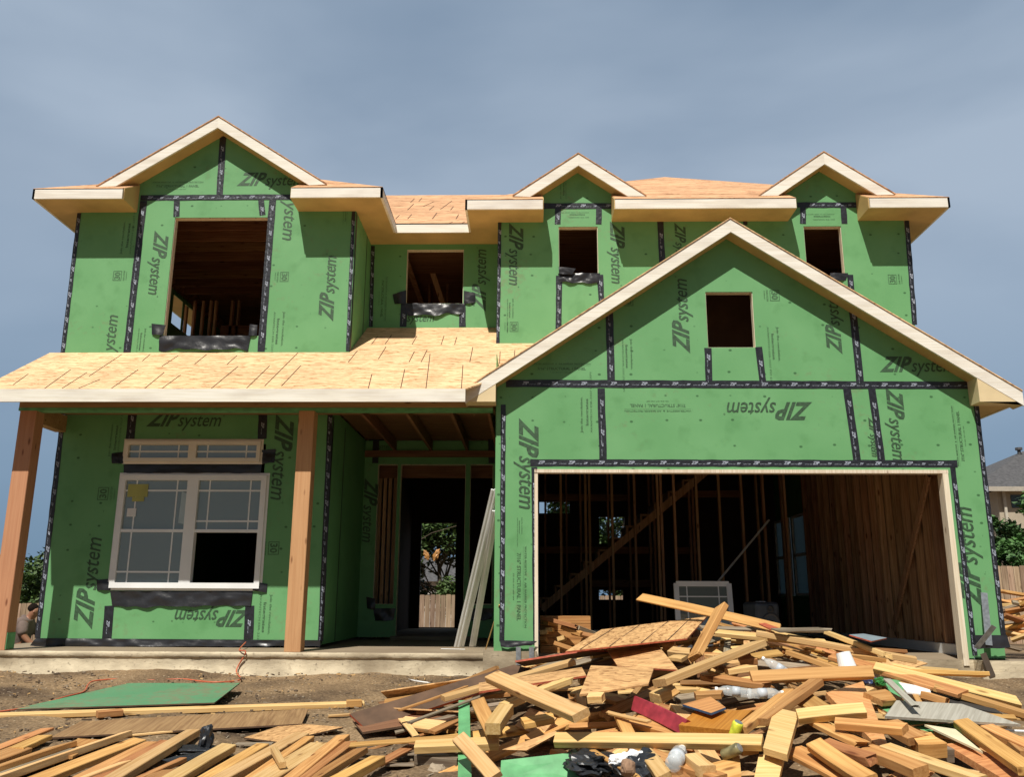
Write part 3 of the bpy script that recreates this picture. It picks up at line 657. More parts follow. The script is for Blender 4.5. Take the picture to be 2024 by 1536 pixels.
# roofs over the eave fronts are part of the hips; gables cut through: a gable roof with rake boards and sloped soffit
def gable_roof(cx,zt,slope,xl,xr,y0,y1,yw,th=.175,mat=ROOF2,zcut=None,rake='rake_board'):
    """cx/zt apex of rake top; xl,xr where rakes stop"""
    zl=zt-slope*(cx-xl); zr=zt-slope*(xr-cx); c=slope/math.sqrt(1+slope**2)
    for sgn,xe,ze in ((-1,xl,zl),(1,xr,zr)):
        # deck
        MB().prism([(cx,y0-.012,zt+.014),(xe,y0-.012,ze+.014),(xe,y1,ze+.014),(cx,y1,zt+.014)],(0,0,-.014)).obj('roof',mat,house)
        # rake board: bottom end cut horizontal
        zb=ze if zcut is None else zcut
        xin=cx+sgn*(zt-th-zb)/slope if zcut is not None else xe
        if zcut is not None: poly=[(cx,y0,zt-.001),(xe,y0,ze-.001),(xin,y0,zcut),(cx,y0,zt-th)]
        else: poly=[(cx,y0,zt-.001),(xe,y0,ze-.001),(xe,y0,ze-th),(cx,y0,zt-th)]
        MB().prism(poly,(0,.03,0)).obj(rake,TRIM,house)
        # sloped soffit under the overhang
        if zcut is not None: poly=[(cx,y0+.031,zt-th+.02),(xin,y0+.031,zcut+.02),(xin,y0+.031,zcut+.008),(cx,y0+.031,zt-th+.008)]
        else: poly=[(cx,y0+.031,zt-th+.02),(xe,y0+.031,ze-th+.02),(xe,y0+.031,ze-th+.008),(cx,y0+.031,zt-th+.008)]
        MB().prism(poly,(0,yw-y0-.032,0)).obj('soffit',SOFF,house)
RK=.25; fe=YE-RK; fc=YC-RK; ZC=FT+S*(OH-RK)+.012
pE=at(432,230,Y=fe); gable_roof(pE.x,pE.z,.662,at(190,368,Y=fe).x,at(645,368,Y=fe).x,fe,15.0,YE,.175,zcut=ZC)
p1=at(1143,303,Y=fc); gable_roof(p1.x,p1.z,.70,at(1013,388,Y=fc).x,at(1278,388,Y=fc).x,fc,13.2,YC,.19,zcut=ZC)
p2=at(1628,300,Y=fc); gable_roof(p2.x,p2.z,.70,at(1500,385,Y=fc).x,at(1770,385,Y=fc).x,fc,13.2,YC,.19,zcut=ZC)
# garage gable
yr0=10.30; PA=at(1443,432,Y=yr0); xlA,xrA=at(920,769,Y=yr0).x,at(2020,768,Y=yr0).x; slA=(PA.z-at(920,769,Y=yr0).z)/(PA.x-xlA)
gable_roof(PA.x,PA.z,slA,xlA,xrA,yr0,YC-.002,YA,.178,mat=ROOF,rake='rake_board')
zlA=PA.z-slA*(PA.x-xlA); zrA=PA.z-slA*(xrA-PA.x)
# returns (pork chops), eave fascia and soffits of the garage roof
zb=at(2021,793,Y=yr0).z-.005
for xa,xb,ze,s_ in ((xlA,XA0-.005,zlA,1),(5.36,xrA,zrA,-1)):
    if s_==1: poly=[(xa+.002,yr0+.004,zb),(xb,yr0+.004,zb),(xb,yr0+.004,ze-.17+slA*(xb-xa)),(xa+.002,yr0+.004,ze-.17)]
    else: poly=[(xa,yr0+.004,zb),(xb-.002,yr0+.004,zb),(xb-.002,yr0+.004,ze-.17),(xa,yr0+.004,ze-.17+slA*(xb-xa))]
    MB().prism(poly,(0,YA-yr0-.006,0)).obj('gable_return',plain('return_board%d'%s_,(.70,.56,.33),.6,namt=.06),house)
MB().box(xrA-.03,xrA+.001,yr0+.035,YC,zb-.006,zrA-.002).obj('fascia',TRIM,house)
MB().box(XR+.001,xrA-.031,YA,YC,zb,zb+.012).obj('soffit',SOFF,house)
# porch roof
yp=10.1; zp=3.045; xpl=-6.64; xe_=-.776
def pz(y): return zp+S*(y-yp)
yE1=YE-.002
mb=MB()
mb.prism([(xpl,yp,pz(yp)),(xe_,yp,pz(yp)),(xe_+.9*(yE1-yp),yE1,pz(yE1)),(xpl,yE1,pz(yE1))],(0,0,-.018))
mb.prism([(-2.487,yE1,pz(yE1)),(xe_+.9*(yE1-yp),yE1,pz(yE1)),(xe_+.9*(YC-yp),YC-.003,pz(YC-.003)),(-2.487,YC-.003,pz(YC-.003))],(0,0,-.018))
mb.prism([(-2.487,YC-.003,pz(YC-.003)),(-.483,YC-.003,pz(YC-.003)),(-.483,YD-.002,pz(YD-.002)),(-2.487,YD-.002,pz(YD-.002))],(0,0,-.018))
proof=mb.obj('porch_roof',ROOF,house)
plP=PL(yp,zp,S)
def C4(x,y): return (x/2.327,y/2.327+660)
ps=[(C4(130,185),C4(60,235)),(C4(325,165),C4(205,258)),(C4(400,178),C4(285,258)),(C4(560,95),C4(410,195)),(C4(460,210),C4(360,258)),(C4(635,165),C4(512,258)),(C4(690,95),C4(655,125)),(C4(755,178),C4(665,258)),(C4(820,100),C4(745,150)),(C4(830,190),C4(745,258)),(C4(950,95),C4(895,140)),(C4(1095,150),C4(972,258)),(C4(1240,147),C4(1135,250)),(C4(1370,88),C4(1218,240)),(C4(1383,147),C4(1295,240)),(C4(1045,140),C4(1090,100))]
def C2b(x,y): return (x/3.373+650,y/3.373+280)
ps+=[(C2b(325,1300),C2b(285,1350)),(C2b(418,1290),C2b(375,1350)),(C2b(588,1295),C2b(555,1352)),(C2b(768,1295),C2b(748,1355)),(C2b(852,1305),C2b(838,1355)),(C2b(380,1370),C2b(330,1450)),(C2b(570,1400),C2b(535,1470)),(C2b(655,1390),C2b(615,1470)),(C2b(960,1370),C2b(940,1470)),(C2b(1142,1400),C2b(1138,1480)),(C2b(1240,1390),C2b(1236,1440)),(C2b(190,1395),C2b(130,1470)),((735,740),(728,768)),((850,700),(842,768)),((915,722),(912,768)),((800,730),(792,768))]
joints(proof,ps,plP,.010)
MB().box(xpl,xe_,yp-.004,yp+.026,zp-.158,zp-.002).obj('fascia',TRIM,house)
MB().prism([(xpl,yp+.03,zp-.158),(xpl,YE,pz(YE)-.17),(xpl,YE,pz(YE)-.02),(xpl,yp+.03,pz(yp)-.02)],(.025,0,0)).obj('rake_board',TRIM,house)
# porch beam, green packing and side beam, porch posts
MB().box(-6.42,-.47,10.60,10.74,2.925,3.0).obj('porch_beam',BEAM,house)
MB().box(-6.42,-.47,10.595,10.745,2.885,2.922).obj('beam_packing',ZIPS,house)
MB().box(-6.42,-6.28,10.75,YB-.002,2.78,3.0).obj('porch_beam',BEAM,house)
MB().box(-6.4,-2.68,10.14,10.59,2.995,3.005).box(-6.4,-.47,10.75,YB-.01,3.02,3.03).obj('porch_ceiling',JOIST,house)
for i,(xa,xb) in enumerate(((-6.40,-6.19),(-2.885,-2.69))):
    mb=MB(); c=.006; y0,y1=10.60,10.79
    sec=[(xa+c,y0),(xb-c,y0),(xb,y0+c),(xb,y1-c),(xb-c,y1),(xa+c,y1),(xa,y1-c),(xa,y0+c)]
    mb.prism([(p[0],p[1],.002) for p in sec],(0,0,2.882)); p=mb.obj('porch_post',FIR,house)
    if i==0: MB().box(xb-.002,xb+.008,y0+.01,y1-.01,.01,.20).obj('green_patch',ZIPS,p)
# entry ceiling joists over the recess
for x in (-2.2,-1.62,-1.04,-.56):
    MB().box(x,x+.04,YB-.7,YDR-.001,2.93,3.1).obj('ceiling_joist',JOIST,house)
MB().box(XBR+.01,-.44,YB+.2,YDR-.002,3.12,3.13).obj('porch_ceiling',JOIST,house)
MB().box(XBR+.001,-.44,YDR-.05,YDR-.002,2.83,2.93).obj('header_board',JOIST,house)
# garage door trim (pale 2x lumber round the opening)
gx0=at(1061,930,Y=YA-.02).x; 
mb=MB(); mb.box(.045,.085,YA-.012,YA+.09,-.03,gdz-.002).obj('door_jamb',TRIMZ,house)
mb=MB(); mb.box(4.93,4.995,YA-.02,YA+.12,-.1,gdz-.042).obj('door_jamb',TRIMZ,house)
mb=MB(); mb.box(.045,5.0,YA-.02,YA+.1,gdz-.04,gdz+.001).obj('door_head',TRIMZ,house)

# --------------------------------------------------------------- tape
def LN(wall,Y,*segs,**k):
    for s in segs:
        w=s[4] if len(s)>4 else .1
        tape(wall,((s[0],s[1]),(s[2],s[3])),Y,w,**k)
LN(wallE,YE,(157,421,124,698,.06),(284,397,251,697),(539,395,516,695),(278,391,585,389,.085),(441,268,434,386,.095),(350,397,349,428,.085),(516,395,519,425,.085),(699,418,687,694,.05))
LN(wallD,YD,(737,486,733,646,.06),(799,600,797,646),(914,600,914,646))
LN(wallC,YC,(988,437,984,680,.05),(1074,407,1214,407,.09),(1103,412,1102,443,.085),(1184,412,1183,443,.085),(1105,545,1104,660,.085),(1186,543,1189,600,.085),(1305,436,1309,520,.09),(1576,405,1698,405,.085),(1587,410,1587,442,.085),(1667,410,1669,442,.085),(1680,543,1684,590,.085),(1792,436,1808,642,.07),(1473,436,1473,445,.06))
LN(wallA,YA,(1000,758,1922,762,.095),(1204,600,1208,751,.095),(1684,600,1700,755,.095),(1399,688,1402,766,.085),(1499,686,1509,766,.085),(1188,768,1192,908,.09),(1674,768,1694,912,.095),(1723,768,1742,912,.09),(1048,915,1892,917,.085),(1056,924,1060,1275,.07),(1883,924,1927,1296,.06),(995,800,992,1268,.06),(1925,766,1983,1258,.06))
LN(wallB,YB,(263,812,257,868,.12),(520,812,518,868,.12),(216,1198,211,1268,.12),(494,1198,491,1264,.12),(653,815,634,1268,.07),(122,845,74,1262,.07))
LN(wallF,YDR,(714,852,698,1255,.13,),(744,852,742,916,.1),(970,852,972,916,.1),marks=False)
MB().box(XBR+.001,XBR+.004,YB+.01,YB+.07,.05,3.0).obj('seam_tape',TAPE,wallBs); MB().box(XBR+.001,XBR+.004,YB+.8,YB+.83,.05,3.0).obj('seam_tape',TAPE,wallBs)
MB().box(-2.488,-2.484,YE+.01,YE+.08,3.8,5.98).obj('seam_tape',TAPE,wallEs); MB().box(-2.488,-2.484,YE+.85,YE+.87,3.8,5.98).obj('seam_tape',TAPE,wallEs)
# --------------------------------------------------------------- printing on the panels
for a in [(303,520,-83,1.0,'full'),(658,568,84,1.0,'full'),(560,435,-84,.62,'ystem'),(230,660,82,.55,'ystem'),(536,363,0,1.0,'full'),(351,366,0,.62,'panel'),(232,545,90,.085,'30'),(562,547,-90,.085,'30'),(556,650,-86,.5,'join'),(246,470,84,.5,'join'),(283,672,-84,.34,'join'),(680,430,84,.2,'join')]: logo(wallE,*a[:4],YE,a[4])
for a in [(957,552,84,1.05,'full'),(757,590,-88,.6,'panel')]: logo(wallD,*a[:4],YD,a[4])
logo(wallD,831,636,0,.42,YD,'system')
for a in [(1010,503,-84,1.0,'full'),(1211,500,-84,1.0,'full'),(1016,646,-90,.085,'30'),(1764,552,90,.085,'30'),(1012,610,-88,.3,'join'),(1144,428,180,.3,'join'),(1628,432,180,.32,'join'),(1338,487,-70,.75,'full'),(1110,375,85,.3,'join')]: logo(wallC,*a[:4],YC,a[4])
for a in [(1356,622,84,1.02,'full'),(1655,632,80,.9,'full'),(1815,731,-2,.95,'full'),(1110,727,0,.6,'panel'),(1518,800,180,1.08,'full'),(1300,804,180,.68,'panel'),(1031,918,-86,1.15,'full'),(1762,840,-80,.95,'full'),(1722,865,-80,.5,'full'),(1925,1098,78,1.2,'full'),(1028,1160,-89,.78,'panel'),(1896,862,83,.62,'panel'),(1153,820,88,.45,'join'),(1245,700,-88,.4,'join'),(1535,680,-86,.45,'join'),(1242,594,-88,.085,'30'),(1531,584,-86,.085,'30'),(1030,1040,-88,.2,'join')]: logo(wallA,*a[:4],YA,a[4])
for a in [(365,839,0,1.05,'full'),(187,1150,80,1.2,'full'),(545,905,-83,1.2,'full'),(418,1211,180,1.0,'full'),(204,976,87,.1,'30'),(541,1084,-88,.1,'30'),(530,1215,-86,.5,'join'),(222,870,86,.45,'join')]: logo(wallB,*a[:4],YB,a[4])
for a in [(722,1010,-84,1.05,'full'),(815,893,180,.5,'panel'),(760,887,0,.25,'system')]: logo(wallF,*a[:4],YDR,a[4])
# --------------------------------------------------------------- loose black flashing at the openings
film(wallE,[(316,664),(496,664),(490,692),(314,692)],YE,.03,.05)
film(wallE,[(300,640),(328,643),(322,664),(301,662)],YE,.01,.02,n=8); film(wallE,[(494,641),(509,643),(508,665),(492,664)],YE,.01,.02,n=8)
film(wallD,[(800,600),(918,601),(915,621),(806,625)],YD,.03,.05); film(wallD,[(776,582),(803,574),(803,601),(780,601)],YD,.02,.02,n=8); film(wallD,[(917,575),(939,580),(940,598),(917,601)],YD,.02,.02,n=8)
film(wallC,[(1103,541),(1186,540),(1182,560),(1106,561)],YC,.035,.06); film(wallC,[(1640,540),(1676,540),(1672,556),(1642,556)],YC,.02,.05,n=10)
film(wallC,[(1104,528),(1138,531),(1130,544),(1105,541)],YC-.03,.03,.05,n=8)
film(wallB,[(219,1169),(500,1169),(496,1198),(222,1200)],YB,.03,.04,n=40); film(wallB,[(245,919),(518,919),(516,936),(245,936)],YB,.012,.01)
film(wallB,[(221,897),(247,893),(246,917),(222,917)],YB,.02,.01,n=8); film(wallB,[(518,890),(545,888),(543,915),(519,918)],YB,.02,.01,n=8)
film(wallB,[(192,1147),(222,1144),(219,1168),(192,1167)],YB,.02,.01,n=8); film(wallB,[(500,1150),(529,1155),(527,1172),(500,1168)],YB,.02,.01,n=8)
film(wallB,[(72,1262),(634,1266),(634,1278),(60,1278)],YB,.03,.02,n=80,name='base_flashing')
film(wallF,[(738,1203),(782,1203),(778,1226),(742,1228)],YDR,.03,.03,n=10); film(wallF,[(724,1180),(742,1184),(742,1206),(726,1204)],YDR,.02,.02,n=6)
film(wallF,[(930,1203),(975,1203),(972,1226),(932,1228)],YDR,.03,.03,n=10)
film(wallA,[(988,1266),(1062,1268),(1050,1278),(990,1279)],YA-.05,.03,.03,n=12,name='base_flashing')
film(wallA,[(1925,1256),(1990,1256),(1996,1280),(1930,1284)],YA-.15,.02,.02,n=12,name='base_flashing')
# --------------------------------------------------------------- front window (frame, mullion, sashes, grilles)
def PX(x,y): return at(x,y,Y=YB-.03)
win=MB(); 
def bars(mb,rects,y0,y1):
    for (x0,x1,z0,z1) in rects: mb.box(x0,x1,y0,y1,z0,z1)
def window(name,x0,y0,x1,y1,fw,mat,rows):
    a=PX(x0,y0); b=PX(x1,y1); X0,X1,Z0,Z1=a.x,b.x,b.z,a.z; yf=YB-.045; mb=MB()
    yb=YB-.001
    mb.box(X0-.03,X1+.03,YB-.012,YB-.002,Z0-.03,Z0-.0005).box(X0-.03,X1+.03,YB-.012,YB-.002,Z1+.0005,Z1+.03).box(X0-.03,X0-.0005,YB-.012,YB-.002,Z0,Z1).box(X1+.0005,X1+.03,YB-.012,YB-.002,Z0,Z1)
    mb.box(X0,X1,yf,YB+.05,Z1-fw,Z1).box(X0,X1,yf,YB+.05,Z0,Z0+fw).box(X0,X0+fw,yf,YB+.05,Z0+fw,Z1-fw).box(X1-fw,X1,yf,YB+.05,Z0+fw,Z1-fw)
    xm=(X0+X1)/2; mw=fw*1.05
    mb.box(xm-mw,xm+mw,yf,YB+.05,Z0+fw,Z1-fw)
    wo=mb.obj(name,mat,house)
    bays=[(X0+fw,xm-mw),(xm+mw,X1-fw)]; zmid=(Z0+Z1)/2
    for bi,(xa,xb) in enumerate(bays):
        cells=[(Z0+fw,Z1-fw)] if not rows else [(zmid+.02,Z1-fw),(Z0+fw,zmid-.02)]
        for ci,(za,zb_) in enumerate(cells):
            if rows and ci==0: MB().box(xa,xb,yf+.012,YB+.03,zmid-.0195,zmid+.0195).obj('meeting_rail',mat,wo)
            if rows and bi==1 and ci==1:
                continue     # lower right sash is raised: open
            yy=YB-.005 if ci==0 else YB-.02
            MB().box(xa+.001,xb-.001,yy,yy+.006,za+.001,zb_-.001).obj('pane',GLASS,wo)
            g=MB(); m=.135; gw_=.011
            g.box(xa+m,xa+m+gw_*1.6,yy-.005,yy-.001,za,zb_); g.box(xb-m-gw_*1.6,xb-m,yy-.005,yy-.001,za,zb_)
            if rows:
                zl=[zb_-m] if ci==0 else [za+m]
                if bi==1 and ci==0: zl.append(za+m*.8)
            else: zl=[(za+zb_)/2]
            for z in zl: g.box(xa,xb,yy-.0056,yy-.0014,z-gw_,z+gw_)
            g.obj('grille',VINYL,wo)
            if bi==0 and ci==0 and rows:
                s=MB(); s.box(xa+.03,xa+.30,yy-.0085,yy-.007,zb_-.22,zb_-.05).box(xa+.10,xa+.26,yy-.0085,yy-.007,zb_-.28,zb_-.222); s.obj('sticker',plain('yellow_label',(.42,.42,.12),.6),wo)
                MB().box(xa+.05,xa+.17,yy-.0085,yy-.007,zb_-.48,zb_-.37).obj('sticker',PAPER,wo)
                MB().prism([(xb-.09,yy-.008,za+.08),(xb-.012,yy-.008,za+.07),(xb-.012,yy-.008,zb_-.17),(xb-.075,yy-.008,zb_-.15)],(0,.001,0)).obj('sticker',plain('pale_blue_label',(.42,.52,.56),.6),wo)
    return wo
window('window',249,872,513,913,.05,VINT,False)
window('window',240,939,512,1164,.07,VINYL,True)

# --------------------------------------------------------------- framing inside
def stud(x,y,z0,z1,w=.038,d=.089,rot=0,mat=STUD,name='stud'):
    mb=MB()
    if rot: mb.box(x-d/2,x+d/2,y,y+w,z0,z1)
    else: mb.box(x-w/2,x+w/2,y,y+d,z0,z1)
    return mb.obj(name,mat,house)
# garage partition
YP=15.3
for px in (1109,1158,1166,1211,1256,1302,1309,1335,1380,1425,1470,1513,1556):
    stud(at(px,1050,Y=YP).x,YP,-.03,3.4)
for px in (1078,1120,1148,1203,1245,1285,1294,1365,1372,1500,1549): stud(at(px,1050,Y=18).x,18,-.03,3.4)
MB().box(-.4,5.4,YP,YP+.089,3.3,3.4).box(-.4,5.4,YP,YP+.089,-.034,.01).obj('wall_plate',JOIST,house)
for (xa,ya,xb,yb) in ((1068,977,1240,990),(1068,1077,1290,1098),(1170,1144,1290,1163),(1340,975,1465,978),(1340,1078,1380,1100)):
    a=at(xa,(ya+yb)/2,Y=18.1); b=at(xb,(ya+yb)/2,Y=18.1); MB().box(a.x,b.x,18.1,18.14,a.z-.07,a.z+.07).obj('blocking',JOIST,house)
# right-hand stud wall of the garage: sheathing back + studs and brace
MB().box(5.395,5.407,YA+.13,rw[0][0]-.05,-.0,3.4).obj('wall_lining',plain('raw_board',(.30,.18,.10),.8,nscale=3,namt=.3),house)
y=YA+.25; i=0
while y<rw[0][0]-.05:
    MB().box(5.30,5.394,y,y+.038+.02*(i%3==0),.09,3.4).obj('stud',STUD,house); y+=.305; i+=1
MB().box(5.28,5.40,YA+.13,rw[0][0],-.034,.09).obj('wall_plate',GREYT,house)
p=at(1835,940,X=5.28); q=at(1765,1245,X=5.28); MB().bar(p,q,.10,.03,up=(1,0,0)).obj('brace',STUD,house)
for (ya,yb,za,zb2) in rw:
    f=MB(); w_=.05; x0,x1=5.36,5.408
    f.box(x0,x1,ya,ya+w_,za,zb2).box(x0,x1,yb-w_,yb,za,zb2).box(x0,x1,ya+w_,yb-w_,za,za+w_).box(x0,x1,ya+w_,yb-w_,zb2-w_,zb2).box(x0,x1,ya+w_,yb-w_,(za+zb2)/2-.03,(za+zb2)/2+.03)
    fo=f.obj('window',VINYL,house); MB().box(5.38,5.384,ya+w_,yb-w_,za+w_,(za+zb2)/2-.031).obj('pane',GLASS,fo); MB().box(5.38,5.384,ya+w_,yb-w_,(za+zb2)/2+.031,zb2-w_).obj('pane',GLASS,fo)
# staircase
sa=at(1070,1205,Y=16.3); sb=at(1405,925,Y=16.3); mb=MB(); mb.bar(sa,sb,.04,.13,up=(0,0,1)); mb.obj('stair_stringer',STUD,house)
st=MB(); 
for i in range(13):
    p=sa.lerp(sb,i/12); st.box(p.x-.02,p.x+.02,16.33,17.2,p.z-.02,p.z+.2); st.box(p.x-.02,p.x+.29,16.33,17.2,p.z+.18,p.z+.215)
st.obj('stair_treads',STUD,house)
# ceiling joists and header of the garage, upper rooms
for k in range(12):
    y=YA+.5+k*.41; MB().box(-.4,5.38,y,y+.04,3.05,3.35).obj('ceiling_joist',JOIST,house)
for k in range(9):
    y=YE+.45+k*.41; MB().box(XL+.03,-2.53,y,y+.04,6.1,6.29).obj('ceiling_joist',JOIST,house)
for px in (372,388,405,420,430,462,475): stud(at(px,560,Y=15.6).x,15.6,3.45,6.1)
MB().box(at(440,600,Y=15.6).x,-2.53,15.6,15.69,5.35,5.6).obj('header_board',JOIST,house)
for x in (-5.2,-4.8,-4.4): pass
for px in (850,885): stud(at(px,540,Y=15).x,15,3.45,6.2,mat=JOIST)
p=at(842,500,Y=14.5); q=at(875,600,Y=14.5); MB().bar(p,q,.04,.09).obj('brace',STUD,house)
MB().box(-2.4,-.5,15,15.1,4.75,4.9).obj('blocking',JOIST,house)
# studs seen through the entry sidelight and gable window room
for px in (748,758,768,778): stud(at(px,1050,Y=14.35).x,14.35,.0,3.0,w=.05)
MB().box(-2.6,-.46,14.3,14.34,2.55,2.8).obj('header_board',JOIST,house)
MB().box(at(1380,640,Y=12.2).x,at(1520,640,Y=12.2).x,11.7,11.72,3.3,5.0).obj('partition',plain('attic_board',(.14,.08,.045),.8,nscale=3,namt=.25),house)
# garage attic floor closing the gable
MB().box(-.4,5.4,YA+.1,YC+.1,3.36,3.375).obj('floor_deck',JOIST,house)
# entry step
MB().box(-2.15,-.9,YDR-.02,YDR+.12,.002,.06).obj('door_sill',LUMG,house)
# metal straps on the stem walls
for x in (-.17,-.02):
    MB().box(x,x+.055,10.478,10.482,-.12,.08).obj('anchor_strap',METAL,house)
p=at(1945,1172,Y=YA-.1); q=at(1945,1276,Y=10.36); q.x=at(1955,1276,Y=10.36).x
MB().bar(p,q,.075,.004,up=(0,-1,.1)).obj('anchor_strap',METAL,house)
p=at(1965,1238,Y=10.2); q=at(1930,1282,Y=10.35); MB().bar(p,q,.06,.004,up=(.2,-1,.2)).obj('anchor_strap',METAL,house)
MB().bar(at(1943,1292,Y=10.29),at(1962,1338,Y=10.29),.07,.004,up=(0,-1,0)).obj('anchor_strap',plain('rusty_strap',(.10,.075,.055),.7,.3),house)
#@@PART2
# ================================================================= things round the house
LR=random.Random(99)
def lum(name,a,b,w,t,mat,label,cat='board',group=None,roll=0,up=(0,0,1),bow=.0,cut=0):
    """one sawn board: local X runs along it, chamfered edges, slight bow"""
    a=Vector(a); b=Vector(b); d=b-a; L=d.length
    if L<.02: b=a+Vector((.1,0,0)); d=b-a; L=.1
    d.normalize(); up=Vector(up); s=up.cross(d)
    if s.length<.05: s=Vector((0,1,0)).cross(d)
    s.normalize(); n=d.cross(s).normalized()
    M=Matrix((d,s,n)).transposed().to_4x4()@Matrix.Rotation(radians(roll),4,'X'); M.translation=(a+b)/2
    c=min(.004,t*.18); y,z=w/2,t/2
    sec=[(-y+c,-z),(y-c,-z),(y,-z+c),(y,z-c),(y-c,z),(-y+c,z),(-y,z-c),(-y,-z+c)]
    k=7; vs=[]; fs=[]; tw=LR.uniform(-.06,.06); br=LR.random()<.22 and t<.055; us=[0,.03,.2,.4,.6,.8,.97,1]
    for i in range(k+1):
        u=us[i]; x=-L/2+L*u; o=bow*4*u*(1-u); ca,sa=cos(tw*u),sin(tw*u)
        for (p,q) in sec:
            dx=(cut*p if i==k else (-cut*p*.5 if i==0 else 0))
            if br and i==k: dx+=LR.uniform(-.05,.03)*min(1,L*2)
            p2=p*(1-(.12 if br and i==k else 0))+LR.uniform(-.0008,.0008)+o
            vs.append((x+dx,p2*ca-q*sa,p2*sa+q*ca+o*.3))
    for i in range(k):
        for j in range(8): fs.append((i*8+j,i*8+(j+1)%8,(i+1)*8+(j+1)%8,(i+1)*8+j))
    fs.append(tuple(range(8))[::-1]); fs.append(tuple(range(k*8,k*8+8)))
    o=MB().add(vs,fs).obj(name,mat); o.matrix_world=M
    return tag(o,label,cat,group)
def hn(p,hf=heap):
    e=.15; return Vector((-(hf(p.x+e,p.y)-hf(p.x-e,p.y))/(2*e),-(hf(p.x,p.y+e)-hf(p.x,p.y-e))/(2*e),1)).normalized()
CR={3:(2.891,0,1240),4:(4.048,650,1180),5:(3.978,1100,1150),6:(3.863,1500,1150),0:(1,0,0)}
def P(c,x,y): s,a,b=CR[c]; return (x/s+a,y/s+b)
LUMB=wood('lumber_brown',(.40,.23,.10),(.26,.13,.05),0,stain=.6,var=.35)
MT={'p':LUMP,'l':LUM,'r':LUMR,'g':LUMG,'s':STAIN,'b':LUMB}
G_P='lumber offcuts in the big scrap heap'
def hb(c,x1,y1,x2,y2,w,t,m,lift,label,lift2=None,roll=0,hf=heap,group=G_P,name='lumber_offcut',bow=0,cut=0,mat=None):
    a=cast(*P(c,x1,y1),lift,hf) if hf is heap else cast(*P(c,x1,y1),lift,hf,60)
    b=cast(*P(c,x2,y2),lift if lift2 is None else lift2,hf) if hf is heap else cast(*P(c,x2,y2),lift if lift2 is None else lift2,hf,60)
    return lum(name,a,b,w,t,mat or MT[m],label,'board',group,roll,hn((a+b)/2,hf),bow,cut)
def sheet(name,c,pts,lifts,th,mats,label,cat='panel',group=None,hf=heap,edge=None,bend=0):
    """sheet from 4 photo corners cast on the heap/ground, own thickness; local X along the first edge"""
    Q=[cast(*P(c,x,y),l,hf,10.3 if hf is heap else 60) for (x,y),l in zip(pts,lifts)]
    o=sum(Q,Vector())/len(Q); X=(Q[1]-Q[0]).normalized(); n=(Q[1]-Q[0]).cross(Q[-1]-Q[0]).normalized()
    if n.z<0: n=-n
    Y=n.cross(X).normalized(); M=Matrix((X,Y,n)).transposed().to_4x4(); M.translation=o; Mi=M.inverted()
    L=[Mi@q for q in Q]; k=len(L)
    vs=[v for v in L]+[v+Vector((0,0,-th)) for v in L]
    mb=MB(); mb.add(vs,[tuple(range(k)),tuple(range(k,2*k))[::-1]],0); mb.add(vs,[(i,(i+1)%k,(i+1)%k+k,i+k) for i in range(k)],1 if edge else 0)
    ob=mb.obj(name,[mats,edge] if edge else mats); ob.matrix_world=M; return tag(ob,label,cat,group)

# ---- big sheets in the heap
sheet('board_sheet',5,[(70,550),(350,378),(1180,275),(1025,447)],[.30,.16,.16,.24],.012,SHEET,'largest chipboard sheet with scored lines and red edge, on top of the scrap heap',edge=REDE,group='chipboard sheets in the scrap heap')
sheet('board_sheet',5,[(400,540),(790,490),(955,695),(480,665)],[.13,.15,.2,.16],.012,SHEET,'chipboard sheet with diagonal right edge, just under the largest sheet of the heap',edge=REDE,group='chipboard sheets in the scrap heap')
sheet('board_sheet',5,[(270,660),(765,680),(722,805),(180,892)],[.24,.24,.27,.27],.012,SHEET,'small ragged chipboard piece lying below the two bigger sheets',group='chipboard sheets in the scrap heap')
sheet('board_sheet',4,[(1200,690),(2024,565),(2060,630),(1200,760)],[.2,.2,.24,.24],.014,SHEET,'narrow chipboard strip with a red lower edge crossing the left of the heap',edge=REDE,group='chipboard sheets in the scrap heap')
DK=plain('dark_plywood',(.10,.055,.03),.8,nscale=5,namt=.4)
sheet('plywood_sheet',4,[(165,938),(1480,545),(1720,600),(300,1060)],[.1,.14,.04,.0],.02,DK,'long dark plywood sheet with a red top edge, leftmost in the heap',edge=REDE)
sheet('plywood_sheet',4,[(190,990),(600,925),(1050,960),(270,1085)],[.03,.03,.03,.01],.015,wood('brown_ply',(.26,.14,.07),(.15,.07,.035),0,False),'brown plywood sheet lying on the dirt at the left foot of the heap',edge=DK)
sheet('plywood_sheet',4,[(1490,512),(2050,425),(2300,430),(1560,545)],[.2,.2,.1,.1],.015,DK,'thin dark sheet with red edge just left of the largest chipboard sheet',edge=REDE)
sheet('board_sheet',4,[(1385,1225),(1830,1068),(1850,1085),(1580,1232)],[.13,.2,.2,.13],.012,SHEET,'pointed chipboard wedge just above the square green sheet',group='chipboard sheets in the scrap heap')
sheet('green_sheet',4,[(1378,1312),(2000,1242),(2016,1470),(1370,1470)],[.10,.12,.02,.02],.012,ZIPS,'square green sheathing offcut at the bottom edge of the heap',edge=SHEET)
sheet('green_strip',4,[(1038,830),(1125,830),(1142,1470),(1032,1470)],[.16,.16,.02,.02],.012,ZIPS,'narrow upright strip of green sheathing at the left of the heap',edge=SHEET)
sheet('green_scrap',6,[(945,738),(1075,755),(1145,930),(1040,915)],[.08,.08,.1,.1],.012,ZIPS,'green triangular sheathing scrap under the narrow grey stick',group='green scraps in the heap')
sheet('green_scrap',6,[(875,938),(1020,950),(1460,1062),(1160,1098)],[.07,.07,.08,.08],.012,ZIPS,'green sheathing scrap showing below the grey plank',edge=SHEET,group='green scraps in the heap')
